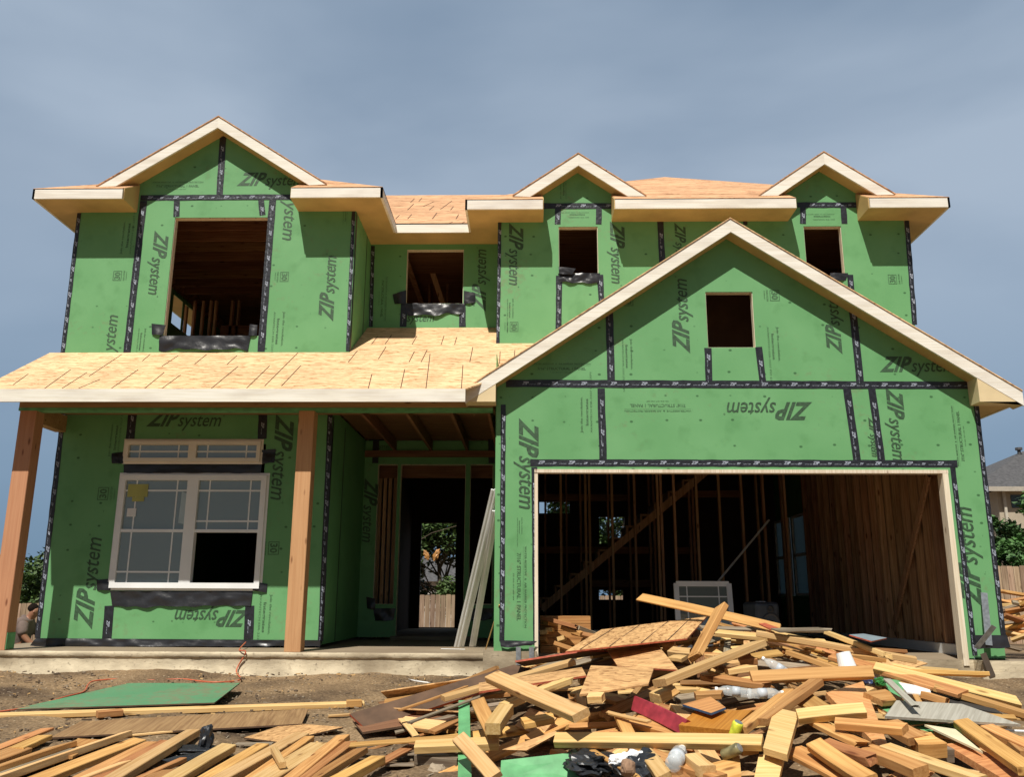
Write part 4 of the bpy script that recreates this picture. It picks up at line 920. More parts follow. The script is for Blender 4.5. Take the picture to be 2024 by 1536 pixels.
sheet('green_scrap',6,[(1150,1106),(1500,1080),(1655,1245),(1450,1195)],[.06,.06,.05,.05],.012,ZIPS,'green sheathing scrap behind the cream triangular board',edge=SHEET,group='green scraps in the heap')
sheet('cream_board',6,[(1265,1092),(1500,1128),(1710,1302)],[.09,.09,.08],.012,plain('cream_board',(.66,.58,.38),.7),'cream triangular board offcut lying on green scraps')
sheet('grey_plank',6,[(962,1028),(1050,908),(1550,935),(2000,1092)],[.15,.15,.14,.12],.016,GREYW,'wide weathered grey plank on the right of the heap','plank')
hb(6,980,750,1200,960,.05,.015,'g',.19,'narrow greyish stick resting on the left end of the grey plank',name='stick',mat=GREYW)
sheet('white_board',6,[(1065,768),(1300,812),(1322,870),(1130,845)],[.08,.08,.08,.08],.01,WHITE,'white board scrap behind the grey plank')
sheet('black_sheet',6,[(1310,835),(1600,830),(1860,1010),(1500,940)],[.05,.05,.04,.05],.01,plain('black_board',(.03,.026,.022),.8),'dark board lying behind the grey plank on the right')
sheet('wide_plank',6,[(512,850),(795,762),(985,1250),(960,1315)],[.10,.10,.14,.13],.038,wood('wide_plank_wood',(.60,.34,.13),(.44,.22,.075),1,True,.25),'widest knotted plank standing in the right half of the heap','plank')
sheet('wide_plank',6,[(118,960),(303,1003),(215,1325),(32,1270)],[.22,.22,.20,.20],.038,LUMP,'short wide knotted offcut left of the widest plank','plank')
sheet('wide_plank',6,[(1420,1240),(1560,1230),(2060,1440),(1900,1530)],[.05,.05,.05,.04],.038,LUMR,'wide reddish knotted plank at the lower right corner','plank')
sheet('wide_plank',6,[(0,1322),(192,1330),(150,1520),(-40,1520)],[.13,.13,.1,.1],.038,LUMP,'square ended wide offcut below the short knotted plank','plank')
sheet('wide_plank',5,[(1215,1430),(1440,1370),(1455,1570),(1210,1570)],[.13,.13,.1,.1],.038,LUM,'pair-width offcut standing at the bottom under the crushed can','plank')
sheet('stained_panel',5,[(960,1130),(1090,1018),(1540,1010),(1360,1170)],[.17,.17,.19,.19],.085,STAIN,'thick orange stained wooden block in the middle of the heap','block')
sheet('blue_edged_board',5,[(990,965),(1210,905),(1330,990),(1215,1035)],[.2,.2,.22,.22],.014,wood('pinkish_board',(.55,.28,.10),(.4,.19,.07),0),'board offcut with a blue painted front edge above the stained block',edge=BLUE)
_big=[o for o in bpy.data.objects if o.name=='board_sheet'][0]; _Mi=_big.matrix_world.copy(); _V=[_Mi@v.co for v in _big.data.vertices[:4]]
for (ta,tb) in ((.12,.13),(.36,.37),(.62,.64),(.84,.85)):
    a_=_V[0].lerp(_V[3],ta); b_=_V[1].lerp(_V[2],tb); nv=(_V[1]-_V[0]).cross(_V[3]-_V[0]).normalized(); nv=nv if nv.z>0 else -nv
    m_=MB(); m_.bar(_Mi.inverted()@(a_+nv*.004),_Mi.inverted()@(b_+nv*.004),.008,.003,up=(0,0,1)); o_=m_.obj('score_line',JOINT); o_.parent=_big
# ---- individual boards
B=[ # crop x1 y1 x2 y2 w t m lift label
(5,1300,200,1085,600,.13,.05,'l',.50,'stubby broken board standing upright on top of the heap',.22,35),
(5,655,122,1760,372,.10,.018,'l',.28,'long thin plank pointing up-left from the heap into the garage',.20,30),
(5,1590,492,810,800,.14,.05,'p',.30,'thick pale beam offcut sloping down-left in the middle of the heap',.30,15),
(5,1260,405,2120,485,.09,.038,'p',.17,'long pale board right of the upright broken one'),
(5,1130,362,2150,385,.06,.02,'g',.21,'thin grey stick running along the crest of the heap'),
(5,1150,745,1650,820,.10,.04,'r',.20,'reddish board running right from under the thick pale beam'),
(6,-60,735,868,695,.09,.04,'l',.24,'long straight board below the white foam cup',None,40),
(5,612,960,1010,1150,.10,.03,'x',.14,'crimson painted board in the middle of the heap',None,60),
(5,-10,1248,1620,1270,.089,.05,'p',.20,'longest straight board lying across the lower middle of the heap',None,20),
(5,1440,1180,1830,870,.089,.045,'l',.19,'board leaning up-right behind the short knotted plank'),
(6,10,1075,440,770,.10,.045,'l',.20,'thick board rising toward the straight board under the cup'),
(6,-20,395,1200,600,.09,.045,'p',.20,'long pale board ending in a square end near the garage slab'),
(6,60,385,740,520,.09,.04,'p',.17,'pale board second from the crest on the right side'),
(6,535,395,990,570,.089,.038,'p',.22,'pale board crossing under the metal-faced sheet by the stud wall'),
(6,880,655,1980,925,.089,.045,'p',.12,'longest board of the right flank, reaching the dirt',.05,30),
(6,1340,810,2060,1025,.089,.042,'l',.10,'board lying parallel below the longest board of the right flank',.03),
(6,230,545,650,690,.089,.038,'l',.16,'board sloping down-right to the foam cup'),
(6,560,570,1560,860,.14,.03,'r',.10,'reddish wide board half hidden beneath the right flank boards'),
(6,295,1035,810,985,.089,.05,'p',.24,'pale squared board just above the short wedge board',None,20),
(6,585,1085,1118,1130,.07,.045,'l',.24,'board with angled end crossing the widest plank',None,10),
(6,430,1075,790,1245,.09,.03,'l',.18,'split board below the board that crosses the widest plank'),
(6,1545,1080,2060,1450,.10,.045,'l',.11,'strong board running to the lower right corner'),
(6,965,1270,1700,1520,.10,.04,'p',.14,'pale edged board along the bottom right'),
(6,825,1300,1240,1460,.10,.06,'l',.13,'blocky board end left of the pale edged board'),
(6,425,1245,840,1520,.10,.045,'l',.16,'board slanting down-right at the bottom, right of the wide offcut'),
(6,505,1245,870,1365,.089,.05,'r',.15,'orange brown board ending square beneath the widest plank'),
(6,245,1290,700,1520,.14,.03,'r',.08,'bark-edged brown board at the bottom centre right'),
(6,990,1090,1220,1215,.14,.045,'l',.15,'wide short offcut pointing down-right beside the widest plank'),
(6,1195,1260,1360,1250,.13,.09,'l',.12,'cube-like block right of the wide short offcut'),
(6,1300,1310,1440,1310,.09,.08,'g',.07,'round ended grey stub beside the cube-like block'),
(6,1270,870,1430,920,.089,.05,'l',.10,'short orange block tucked behind the grey plank'),
(6,1720,1110,2060,1270,.089,.045,'l',.08,'board under the white plastic ring at the right edge'),
(6,1850,1160,2060,1330,.089,.045,'r',.06,'brown board at the right edge under the white ring'),
(4,1310,640,2020,950,.12,.05,'p',.36,'thick pale board with wire staples sloping down-right',None,10),
(4,912,815,1960,520,.089,.04,'p',.17,'pale board rising from the left tip to the chipboard sheets'),
(4,1395,880,1920,670,.09,.045,'p',.22,'squared board end pointing left below the stapled board'),
(4,1195,840,1330,1110,.10,.04,'l',.22,'offcut standing steeply behind the green strip'),
(4,1420,900,1310,1060,.10,.07,'p',.27,'stubby upright block with a square end, left of centre'),
(4,580,980,705,1130,.05,.015,'p',.06,'thin pale stick on the dark sheet at the left',.04),
(4,640,1010,1400,735,.035,.015,'g',.17,'long thin grey lath crossing the dark sheets'),
(4,560,910,1100,720,.035,.015,'l',.17,'thin brown lath on the long dark plywood sheet'),
(4,820,1085,1040,980,.07,.02,'r',.07,'short brown board behind the green strip'),
(4,690,1205,1360,1175,.10,.05,'p',.13,'board lying level across the foot of the green strip',None,10),
(4,170,1188,1110,1120,.09,.014,'l',.09,'thin chipboard batten at the left bottom of the heap'),
(4,1040,1130,1330,1450,.09,.035,'p',.22,'board leaning steeply beside the square green sheet',.08,30),
(4,1550,1015,1800,970,.12,.04,'l',.17,'short chunky offcut above the pointed wedge'),
(4,530,1270,745,1255,.10,.012,'g',.03,'grey flat scrap on the dirt below the thin batten'),
(4,450,1350,680,1345,.09,.012,'g',.02,'pale flat scrap on the dirt left of the heap'),
(4,735,1290,1035,1325,.12,.06,'g',.05,'weathered thick block on the dirt before the green strip'),
(4,390,1345,700,1180,.07,.015,'r',.05,'red edged chip strip pointing up-right on the dirt'),
(5,770,920,870,880,.10,.06,'p',.18,'squared block end peeping from under the small chipboard piece'),
(5,250,920,370,915,.09,.05,'p',.28,'small block with bent nails by the left chipboard'),
(5,280,1330,640,1540,.035,.012,'l',.14,'thin lath lying over the black plastic bags'),
(5,400,1030,730,1105,.035,.014,'p',.14,'thin pale splinter left of the crimson board'),
(5,500,1060,640,1330,.08,.03,'l',.09,'dark board slanting behind the longest straight board'),
(5,600,1100,1080,1210,.14,.035,'r',.08,'wide reddish board under the crimson one'),
(5,690,1350,850,1550,.089,.045,'p',.15,'board at the bottom centre sloping to the right of the paper'),
(5,730,1360,1290,1560,.10,.045,'l',.14,'long board running to the bottom edge under the bottle'),
(5,1070,1400,1190,1500,.09,.07,'p',.18,'chunky block right of the round bottle base'),
(5,800,1390,970,1560,.12,.03,'r',.13,'knotty brown board bottom centre'),
(5,900,600,1005,610,.12,.03,'p',.16,'sharp pale splinter wedge right of the upper sheets'),
(5,900,550,1050,565,.10,.05,'p',.16,'pale short block behind the broken upright board'),
(5,840,500,930,500,.09,.06,'r',.15,'reddish block under the right end of the largest sheet'),
(5,1340,710,1530,680,.12,.04,'p',.22,'triangular pale offcut beside the thick beam'),
(5,1090,900,1300,890,.09,.04,'l',.17,'short board left of the clear bottles'),
(5,1530,600,1760,560,.13,.02,'l',.17,'thin ragged chip piece below the crest at the right'),
(5,1440,620,1540,610,.12,.05,'r',.22,'red brown square block below the thick beam end'),
(5,1430,1330,1560,1310,.09,.04,'l',.14,'small board by the lower crushed can'),
(6,870,900,1030,880,.16,.04,'l',.12,'broad rounded offcut right of the widest plank'),
(6,320,880,500,1000,.14,.03,'l',.14,'broad flat offcut left of the widest plank'),
(6,1960,1200,2100,1260,.12,.03,'r',.05,'dark red board at the right edge of the frame'),
(6,1700,735,2060,800,.10,.03,'l',.02,'lone board on the dirt beyond the heap at the far right',None,0,ground),
(4,925,610,1300,600,.09,.03,'r',.03,'brown board end lying on the dirt by the garage corner',None,0,ground),
(4,560,600,700,605,.03,.02,'g',.02,'tiny grey stick on the dirt before the porch slab',None,0,ground),
(4,690,620,840,650,.04,.02,'g',.02,'small dark stick on the dirt before the porch slab',None,0,ground),
]
MT['x']=RED
for r in B:
    c,x1,y1,x2,y2,w_,t_,m,l,lab=r[:10]; l2=r[10] if len(r)>10 else None; ro=r[11] if len(r)>11 else random.uniform(-12,12); hf=r[12] if len(r)>12 else heap
    hb(c,x1,y1,x2,y2,w_,t_,m,l,lab,l2,ro,hf,bow=random.uniform(-.008,.008),cut=random.choice([0,0,.3,-.4,.1]))
# ---- smaller offcuts filling the heap
MARKS=[('the garage corner',1000,1310),('the large chipboard sheet',1250,1265),('the upright broken board',1410,1230),('the foam cup',1670,1315),('the garage slab',1790,1310),('the grey plank',1850,1400),('the right edge of the photo',1990,1460),('the widest plank',1690,1430),('the short knotted plank',1545,1450),('the stained block',1410,1420),('the crimson board',1300,1400),('the clear bottles',1480,1370),('the round bottle base',1340,1500),('the square green sheet',1070,1500),('the green strip',920,1450),('the stapled board',1100,1390),('the small chipboard piece',1215,1350),('the dark plywood',800,1400),('the lower right corner',1900,1520),('the bottom edge',1600,1525)]
def prj(p):
    d=p-CP; z=d.dot(f_); return (F*d.dot(r2)/z+1012, 768-F*d.dot(u2)/z)
TN={'p':'pale','l':'honey coloured','r':'reddish','g':'weathered','b':'brown'}
cnt=0; tries=0
rnd=random.Random(21)
while cnt<228 and tries<4000:
    tries+=1
    X=rnd.uniform(-1.2,6.0); Y=rnd.uniform(4.9,9.6); h=heap(X,Y)-ground(X,Y)
    if h<.05: continue
    u,v=prj(Vector((X,Y,heap(X,Y))))
    if not(700<u<2060 and v<1560): continue
    if u>1740 and v<1318+(u-1800)*.44: continue
    L=rnd.choice([.15,.25,.4,.6,.8,1.1,1.4]); ang=rnd.gauss(0,.75) if rnd.random()<.75 else rnd.uniform(0,pi)
    lift=rnd.uniform(-.11,.035); dx=Vector((cos(ang),sin(ang),0))*L/2
    a=Vector((X,Y,0))-dx; b=Vector((X,Y,0))+dx
    a.z=heap(a.x,a.y)+lift+rnd.uniform(-.05,.05); b.z=heap(b.x,b.y)+lift+rnd.uniform(-.05,.05)
    m=rnd.choices('plrgb',[4,5,3,1.5,3])[0]; w_,t_=rnd.choices([(.085,.036),(.13,.036),(.06,.018),(.04,.012),(.18,.012)],[6,1.5,4,2,2])[0]
    mk=min(MARKS,key=lambda q:(q[1]-u)**2+(q[2]-v)**2)[0]
    ln='short' if L<.35 else ('middling' if L<.7 else 'long')
    kd='flat chip' if t_<.02 and w_>.1 else ('slat' if t_<.02 else ('wide offcut' if w_>.1 else ('thick block' if t_>.05 else 'lumber offcut')))
    lum('lumber_offcut',a,b,w_,t_,SHEET if (w_>.15) else MT[m],'%s %s %s in the heap near %s'%(ln,TN[m],kd,mk),'board',G_P,rnd.uniform(-30,30),hn(Vector((X,Y,0))),rnd.uniform(-.01,.01),rnd.choice([0,0,.4,-.5]))
    cnt+=1
# ---- left foreground: long boards in a fan on the dirt
G_L='boards fanned out in the left foreground'
LB=[(270,585,-60,715,.10,.02,'r','thin split board, farthest left of the fanned boards'),(255,632,90,705,.10,.035,'l','short board tucked between the first fanned boards'),
(120,700,-80,775,.14,.03,'l','wide chip-faced board at the left edge'),(355,685,-120,850,.20,.035,'l','broad flat board of the left fan'),
(388,710,-60,880,.11,.035,'g','greyish green stained board of the left fan'),(520,650,330,745,.18,.02,'r','short broad board behind the greyish one'),
(722,615,-40,880,.089,.045,'p','first long pale board of the fan, left of the splintered one'),(795,655,190,890,.10,.04,'l','rough splintered board of the fan'),
(862,668,440,880,.089,.03,'l','low board between the splintered and the next pale board'),(955,660,520,890,.10,.03,'r','brown board beside the tall pale one'),
(708,790,420,900,.10,.045,'p','short pale board near the bottom edge'),(1103,605,630,890,.10,.05,'p','tall clean pale board left of the black film'),
(1045,760,780,880,.05,.03,'r','thin board under the black film'),(970,840,860,890,.12,.05,'l','squared block at the bottom edge'),
(1305,690,950,900,.10,.05,'p','pale board right of the black film'),(1500,685,1140,900,.09,.045,'l','knotty board with rounded end'),
(1725,625,1230,900,.10,.055,'p','large board with wire staples'),(1768,640,1400,900,.07,.04,'l','narrow board right behind the stapled one'),
(1835,680,1480,900,.16,.045,'p','widest board of the fan'),(1960,635,1640,900,.10,.045,'l','long weathered-end board right of the widest one'),
(2005,672,1700,900,.09,.045,'r','spotted board second from the right of the fan'),(2060,710,1760,900,.10,.04,'r','dark spotted board near the right end of the fan'),
(2160,760,1900,900,.10,.05,'l','last board of the fan, touching the heap side')]
for x1,y1,x2,y2,w_,t_,m,lab in LB:
    hb(3,x1,y1,x2,y2,w_,t_,m,.05+random.uniform(-.01,.03),lab,.07,random.uniform(-8,14),ground,G_L,'loose_board',bow=random.uniform(-.006,.006),cut=random.choice([0,.15]))
hb(3,1565,700,1615,790,.04,.035,'p',.14,'tiny upright stub nailed across two fanned boards',.12,0,ground,G_L,'loose_board')
hb(3,-60,512,2080,440,.089,.04,'p',.03,'very long pale board lying across the dirt before the slab',None,5,ground,'boards on the dirt','loose_board',mat=LUMP)
hb(3,555,500,697,487,.09,.05,'r',.04,'short reddish block lying against the very long pale board',None,0,ground,'boards on the dirt','loose_board')
hb(3,725,622,1200,578,.03,.015,'p',.03,'thin pale lath on the dirt by the brown plywood',None,0,ground,'boards on the dirt','loose_board')
hb(3,1875,510,2060,497,.03,.02,'p',.02,'thin pale stick near the left tip of the heap',None,0,ground,'boards on the dirt','loose_board')
hb(4,140,858,262,852,.09,.06,'l',.04,'small chunky block on the dirt left of the heap',None,0,ground,'boards on the dirt','loose_board')
hb(3,1350,672,1560,670,.05,.02,'g',.02,'thin grey batten under the chipboard diamond',None,0,ground,'boards on the dirt','loose_board')
sheet('green_sheet',3,[(75,470),(740,320),(1370,320),(1225,432)],[.03,.06,.10,.07],.012,zipmat('muddy_green_sheet',(.10,.27,.135),mud=(.22,.36,.75)),'large muddy green sheathing sheet lying on the dirt before the slab',hf=ground,edge=DK)
sheet('plywood_sheet',3,[(285,632),(460,540),(1762,468),(1725,553)],[.03,.03,.06,.05],.012,wood('brown_plywood',(.44,.27,.13),(.30,.17,.08),0,False,.5),'long brown plywood strip on the dirt behind the fanned boards',hf=ground,edge=DK)
sheet('board_sheet',3,[(1395,632),(1650,548),(1962,572),(1590,657)],[.03,.04,.05,.03],.012,SHEET,'diamond shaped chipboard piece on the dirt by the fanned boards',hf=ground,edge=DK)
# black film scrap
def crumple(name,c,x,y,sx,sy,sz,mat,label,cat,lift=.03,hf=ground,seed=1,amp=.5,sub=3):
    from mathutils import noise
    p=cast(*P(c,x,y),lift,hf,10.3 if hf is heap else 60); bm=bmesh.new(); bmesh.ops.create_icosphere(bm,subdivisions=sub,radius=1)
    for v in bm.verts:
        n=noise.noise(v.co*1.6+Vector((seed*7,0,0)))+.6*noise.noise(v.co*4+Vector((seed,3,0)))
        v.co=v.co*(1+amp*n); v.co=Vector((v.co.x*sx,v.co.y*sy,v.co.z*sz))
    me=bpy.data.meshes.new(name); bm.to_mesh(me); bm.free(); me.materials.append(mat); o=bpy.data.objects.new(name,me); sc.collection.objects.link(o); o.location=p; o.rotation_euler=(0,0,seed)
    return tag(o,label,cat)
crumple('black_film',3,1180,640,.05,.05,.10,BLACKP,'crumpled black plastic film standing between the fanned boards','plastic scrap',.10,seed=2)
crumple('black_film',3,1060,700,.28,.10,.025,BLACKP,'flat black plastic film on the dirt between the fanned boards','plastic scrap',.03,seed=3)
crumple('black_film',3,1150,745,.20,.07,.025,BLACKP,'small flat black plastic strip nearest the pale board','plastic scrap',.04,seed=4)
crumple('black_bag',5,280,1430,.22,.14,.07,BLACKP,'crumpled black plastic bag at the bottom of the heap beside the green sheet','plastic bag',.08,heap,5,.5,4)
crumple('black_bag',5,720,1500,.2,.14,.10,BLACKP,'crumpled black plastic bag under the white paper','plastic bag',.08,heap,6,.5,4)
crumple('paper_wad',5,655,1450,.11,.08,.07,PAPER,'torn white paper wad on the black bags','paper',.11,heap,9,.45,4)
crumple('paper_wad',5,500,1420,.07,.05,.05,PAPER,'smaller torn paper scrap left of the wad','paper',.15,heap,10,.45,4)
crumple('cloth_rag',5,560,1470,.06,.04,.05,plain('brown_rag',(.30,.18,.11),.9),'brown paper rag between the white papers','rag',.2,heap,11,.2)
crumple('rock',4,860,1390,.06,.05,.04,plain('pale_rock',(.34,.27,.19),.9),'pale clod on the dirt before the green strip','rock',.02,seed=12,amp=.3)
crumple('green_plastic',6,925,765,.05,.03,.03,plain('green_plastic',(.03,.16,.03),.3),'small green plastic scrap beside the white board','plastic scrap',.12,heap,13,.5)
crumple('blue_can',6,850,760,.09,.05,.04,plain('blue_plastic',(.03,.05,.13),.3),'dark blue crushed can below the straight board','can',.1,heap,14,.25)
# lathe things: cup, bottles, cans
def lathe(prof,k=20):
    vs=[];fs=[]
    for (r,z) in prof:
        for j in range(k): vs.append((r*cos(2*pi*j/k),r*sin(2*pi*j/k),z))
    for i in range(len(prof)-1):
        for j in range(k): fs.append((i*k+j,i*k+(j+1)%k,(i+1)*k+(j+1)%k,(i+1)*k+j))
    fs.append(tuple(range(k))[::-1]); fs.append(tuple(range((len(prof)-1)*k,len(prof)*k)))
    return vs,fs
def place(o,c,x,y,lift,axis,hf=heap):
    p=cast(*P(c,x,y),lift,hf); o.matrix_world=Matrix.Translation(p)@Vector(axis).to_track_quat('Z','Y').to_matrix().to_4x4()
v,f=lathe([(.05,-.085),(.070,.077),(.076,.078),(.076,.090),(.066,.090),(.063,.07),(.046,-.073)]); cup=MB().add(v,f).obj('foam_cup',WHITE,smooth=False); tag(cup,'white foam cup lying upside down on the boards','cup'); place(cup,6,670,635,.20,(.15,-.2,-.9))
def bottle(name,c,x,y,ax,label,lift,L=1.):
    prof=[(.028,-.11),(.033,-.10),(.030,-.07),(.033,-.04),(.030,-.01),(.033,.02),(.033,.05),(.026,.08),(.013,.10),(.013,.118)]
    e=empty(name,(0,0,0),label,'bottle','clear plastic bottles in the heap'); v,f=lathe([(a*L,b*L) for a,b in prof]); o=MB().add(v,f).obj('bottle_body',PET,smooth=True); o.parent=e
    v,f=lathe([(.015*L,.113*L),(.015*L,.13*L)]); o2=MB().add(v,f).obj('cap',WHITE); o2.parent=e
    v,f=lathe([(.0335*L,-.035*L),(.0335*L,.015*L)]); o3=MB().add(v,f).obj('bottle_label',plain('bottle_label'+name+str(x),(.5,.54,.58),.4),smooth=True); o3.parent=e
    place(e,c,x,y,lift,ax)
bottle('plastic_bottle',6,150,660,(-.8,.3,.5),'clear crushed bottle left of the foam cup',.2)
bottle('plastic_bottle',5,1630,880,(1,.1,.02),'clear bottle with a pale label lying level by the thick board',.22)
bottle('plastic_bottle',5,1400,865,(-1,.2,.1),'dark clear bottle shaded beneath the reddish board',.18)
bottle('plastic_bottle',5,950,1380,(.3,.9,.1),'clear bottle seen from its round base, below the longest board',.2,1.4)
def can(c,x,y,ax,label,lift,m=None):
    e=empty('drink_can',(0,0,0),label,'can','drink cans in the heap'); v,f=lathe([(.026,-.06),(.033,-.052),(.031,-.01),(.033,.05),(.027,.06)]); o=MB().add(v,f).obj('can_body',m or CANY,smooth=True); o.parent=e
    v,f=lathe([(.024,.0605),(.024,.063)]); o=MB().add(v,f).obj('can_lid',METAL); o.parent=e; place(e,c,x,y,lift,ax)
can(5,1405,1180,(.3,-.3,.9),'yellow and green drink can beside the stained block',.2)
can(5,1375,1340,(.6,-.5,.4),'dull shaded drink can below the longest board',.17,plain('dull_can',(.20,.17,.08),.4,nscale=25,namt=.5))
# white plastic ring and rod at right edge
e=tag(MB().tube([at(1976+18*cos(a),1440+14*sin(a),Y=6.6)+Vector((0,.06*sin(a),0)) for a in [i*pi/8 for i in range(17)]],.02,6).obj('plastic_ring',WHITE,smooth=True),'white plastic ring lying at the right edge of the heap','plastic ring')
tag(MB().tube([at(1985,1445,Y=6.5),at(2040,1447,Y=6.5)],.01,6).obj('white_rod',WHITE),'thin white rod at the right edge of the heap','rod')
# orange cord
cpts=[at(486,1270,Y=YB-.1),at(487,1283,Z=.02),at(487,1289,Y=10.53)]+[gp(*q,.03) for q in ((486,1330),(475,1344),(430,1349),(395,1347),(360,1343),(300,1345),(250,1342),(190,1346),(175,1353),(165,1368),(130,1378),(60,1398),(-20,1410))]
cpts[1]=Vector((cpts[1].x,10.6,.02)); cpts[2]=Vector((cpts[2].x,10.505,.0)); cpts[3]=Vector((cpts[3].x,10.50,-.2)); 
def smoothp(pts,n=6):
    o=[]
    for i in range(len(pts)-1):
        p0=pts[max(i-1,0)];p1=pts[i];p2=pts[i+1];p3=pts[min(i+2,len(pts)-1)]
        for k in range(n):
            t=k/n; o.append(.5*((2*p1)+(p2-p0)*t+(2*p0-5*p1+4*p2-p3)*t*t+(3*p1-p0-3*p2+p3)*t**3))
    o.append(pts[-1]); return o
tag(MB().tube(smoothp(cpts),.008,6).obj('extension_cord',ORANGE,smooth=True),'orange extension cord hanging over the slab and snaking over the dirt','cord')
tag(MB().tube(smoothp([gp(565/4.048+650,640/4.048+1180,.02),gp(808,1344,.02),gp(830,1348,.03),gp(853,1351,.02)]),.008,6).obj('white_pipe',WHITE,smooth=True),'thin white flexible pipe on the dirt before the porch slab','pipe')
# dirt-level crumbs: wood chips
rnd=random.Random(5); mb=MB(); CH=[]
for k in range(4200):
    x=rnd.uniform(-7,6.5); y=rnd.uniform(5.6,10.45)
    if rnd.random()<.3: x=rnd.uniform(-6,1)
    z=heap(x,y)+.012 if heap(x,y)-ground(x,y)<.02 else None
    if z is None: continue
    z+= .05*ss(9.7,10.45,y)
    a=rnd.uniform(0,pi); l=rnd.uniform(.005,.03)*rnd.choice([.6,.6,1,1.5]); ww=rnd.uniform(.004,.016); d=Vector((cos(a),sin(a),rnd.uniform(-.2,.2)))*l
    mb.bar(Vector((x,y,z))-d,Vector((x,y,z))+d,ww,rnd.choice([.004,.012]),mi=rnd.choice([0,1,2,2,3,3,3]))
tag(mb.obj('wood_chips',[LUMP,LUMG,plain('pale_pebble',(.30,.24,.17),.9),plain('soil_clod',(.13,.09,.06),1)]),kind='stuff')
# ---- leaning trim pieces in the entry
G_T='grey trim lengths leaning in the entry'
def leaning(xb,yb,zb_,xt,yt,Yt,w_,lab):
    a=at(xb,yb,Z=.01); b=at(xt,yt,Y=Yt); mb=MB(); d=(b-a).normalized(); s=Vector((1,0,0))
    for k in range(3):
        o=Vector((w_*(k-1)*.95,-.012*(k%2),0)); mb.bar(a+o,b+o,w_,.02,up=(0,-1,0)); mb.bar(a+o+Vector((0,-.012,0)),b+o+Vector((0,-.012,0)),w_*.25,.015,up=(0,-1,0))
    return tag(mb.obj('trim_bundle',GREYT),lab,'trim',G_T)
leaning(907,1279,0,981,968,10.64,.045,'left and taller bundle of grey trim lengths leaning in the entry')
leaning(934,1278,0,980,1010,10.72,.03,'right and shorter bundle of grey trim lengths leaning in the entry')
lum('stick',at(960,1284,Z=.01),at(987,1196,Y=10.52),.012,.012,LUMP,'thin stick leaning on the corner tape of the garage wall','stick')
lum('stick',at(872,1283,Z=.012),at(918,1284,Z=.012),.02,.006,GREYT,'thin pale strip lying on the porch slab by the trim','stick')
# ---- inside the garage: lumber stack, spare window, speaker
rnd=random.Random(3); G_G='lumber stacked just inside the garage'
for k,(px,py,px2,py2,lab) in enumerate([(1072,1222,1140,1240,'uppermost'),(1078,1232,1125,1238,'second uppermost'),(1085,1245,1108,1258,'square ended left'),(1112,1240,1150,1254,'square ended middle'),(1072,1262,1085,1280,'short lowest left'),(1108,1262,1135,1275,'lowest middle'),(1130,1250,1185,1262,'right hand'),(1140,1240,1200,1262,'long grey right hand'),(1074,1250,1090,1258,'small dark'),(1095,1272,1130,1284,'bottom')]):
    a=at(px,py,Y=11.3-.02*k); b=at(px2,py2,Y=11.2+.5*(k%3)-.1); lum('stacked_lumber',a,b,.089,.05,[LUMR,LUM,LUMP][k%3] if k!=7 else LUMG,'%s board of the stack inside the garage by the left jamb'%lab,'board',G_G,rnd.uniform(-20,20))
mb=MB()
for k in range(5): 
    mb.box(.12,.75,11.35+.01*k,11.9,-.034+.09*k,.05+.09*k)
tag(mb.obj('lumber_stack',LUMR),'dark core stack of lumber inside the garage, under the loose boards','lumber stack')
wr=empty('spare_window',at(1390,1280,Z=-.03),'spare white framed window leaning inside the garage behind the heap','window')
def quadbar(mb,p,q,w_,t_): mb.bar(p,q,w_,t_,up=(0,-1,.1))
Yw=12.6
tl,tr_,br,bl=at(1336,1155,Y=Yw),at(1440,1155,Y=Yw),at(1450,1270,Y=Yw-.35),at(1343,1270,Y=Yw-.35)
tl.z=tr_.z; bl.z=-.03; br.z=-.03
mb=MB(); quadbar(mb,tl,tr_,.07,.05); quadbar(mb,bl+Vector((0,0,.035)),br+Vector((0,0,.035)),.07,.05); quadbar(mb,bl,tl,.07,.052); quadbar(mb,br,tr_,.07,.052); o=mb.obj('window_frame',VINYL); adopt(o,wr)
mb=MB(); 
for t_ in (.2,.8): quadbar(mb,bl.lerp(br,t_),tl.lerp(tr_,t_),.016,.01)
quadbar(mb,tl.lerp(bl,.2),tr_.lerp(br,.2),.016,.012); o=mb.obj('grille',VINYL); adopt(o,wr)
mb=MB(); mb.add([bl,br,tr_,tl],[(0,1,2,3)]); mb.add([v_+Vector((0,.008,0)) for v_ in (bl,br,tr_,tl)],[(3,2,1,0)]); o=mb.obj('pane',GLASS); adopt(o,wr)
# speaker
sp=empty('loudspeaker',(0,0,0),'dark grey portable loudspeaker with a round cone, standing behind the heap in the garage','speaker')
bm=bmesh.new(); bmesh.ops.create_cube(bm,size=1); bmesh.ops.scale(bm,verts=bm.verts,vec=(.36,.34,.66)); bmesh.ops.bevel(bm,geom=bm.edges[:],offset=.05,segments=4,affect='EDGES',profile=.5)
me=bpy.data.meshes.new('cabinet'); bm.to_mesh(me); bm.free(); me.materials.append(SPK); cab=bpy.data.objects.new('cabinet',me); sc.collection.objects.link(cab); cab.parent=sp
v,f=lathe([(.135,.0),(.135,.012),(.115,.014),(.10,.002),(.045,-.004),(.04,.012),(.01,.018)],28); cone=MB().add(v,f).obj('speaker_cone',plain('cone_rubber',(.035,.038,.045),.4),smooth=True); cone.parent=sp; cone.location=(.03,-.166,.06); cone.rotation_euler=(pi/2,0,0)
v,f=lathe([(.05,.0),(.05,.012),(.03,.006)],20); cone=MB().add(v,f).obj('tweeter',plain('tweeter_black',(.02,.02,.022),.3),smooth=True); cone.parent=sp; cone.location=(.03,-.166,.24); cone.rotation_euler=(pi/2,0,0)
MB().box(-.05,.05,-.04,.04,.328,.336).obj('top_badge',WHITE).parent=sp
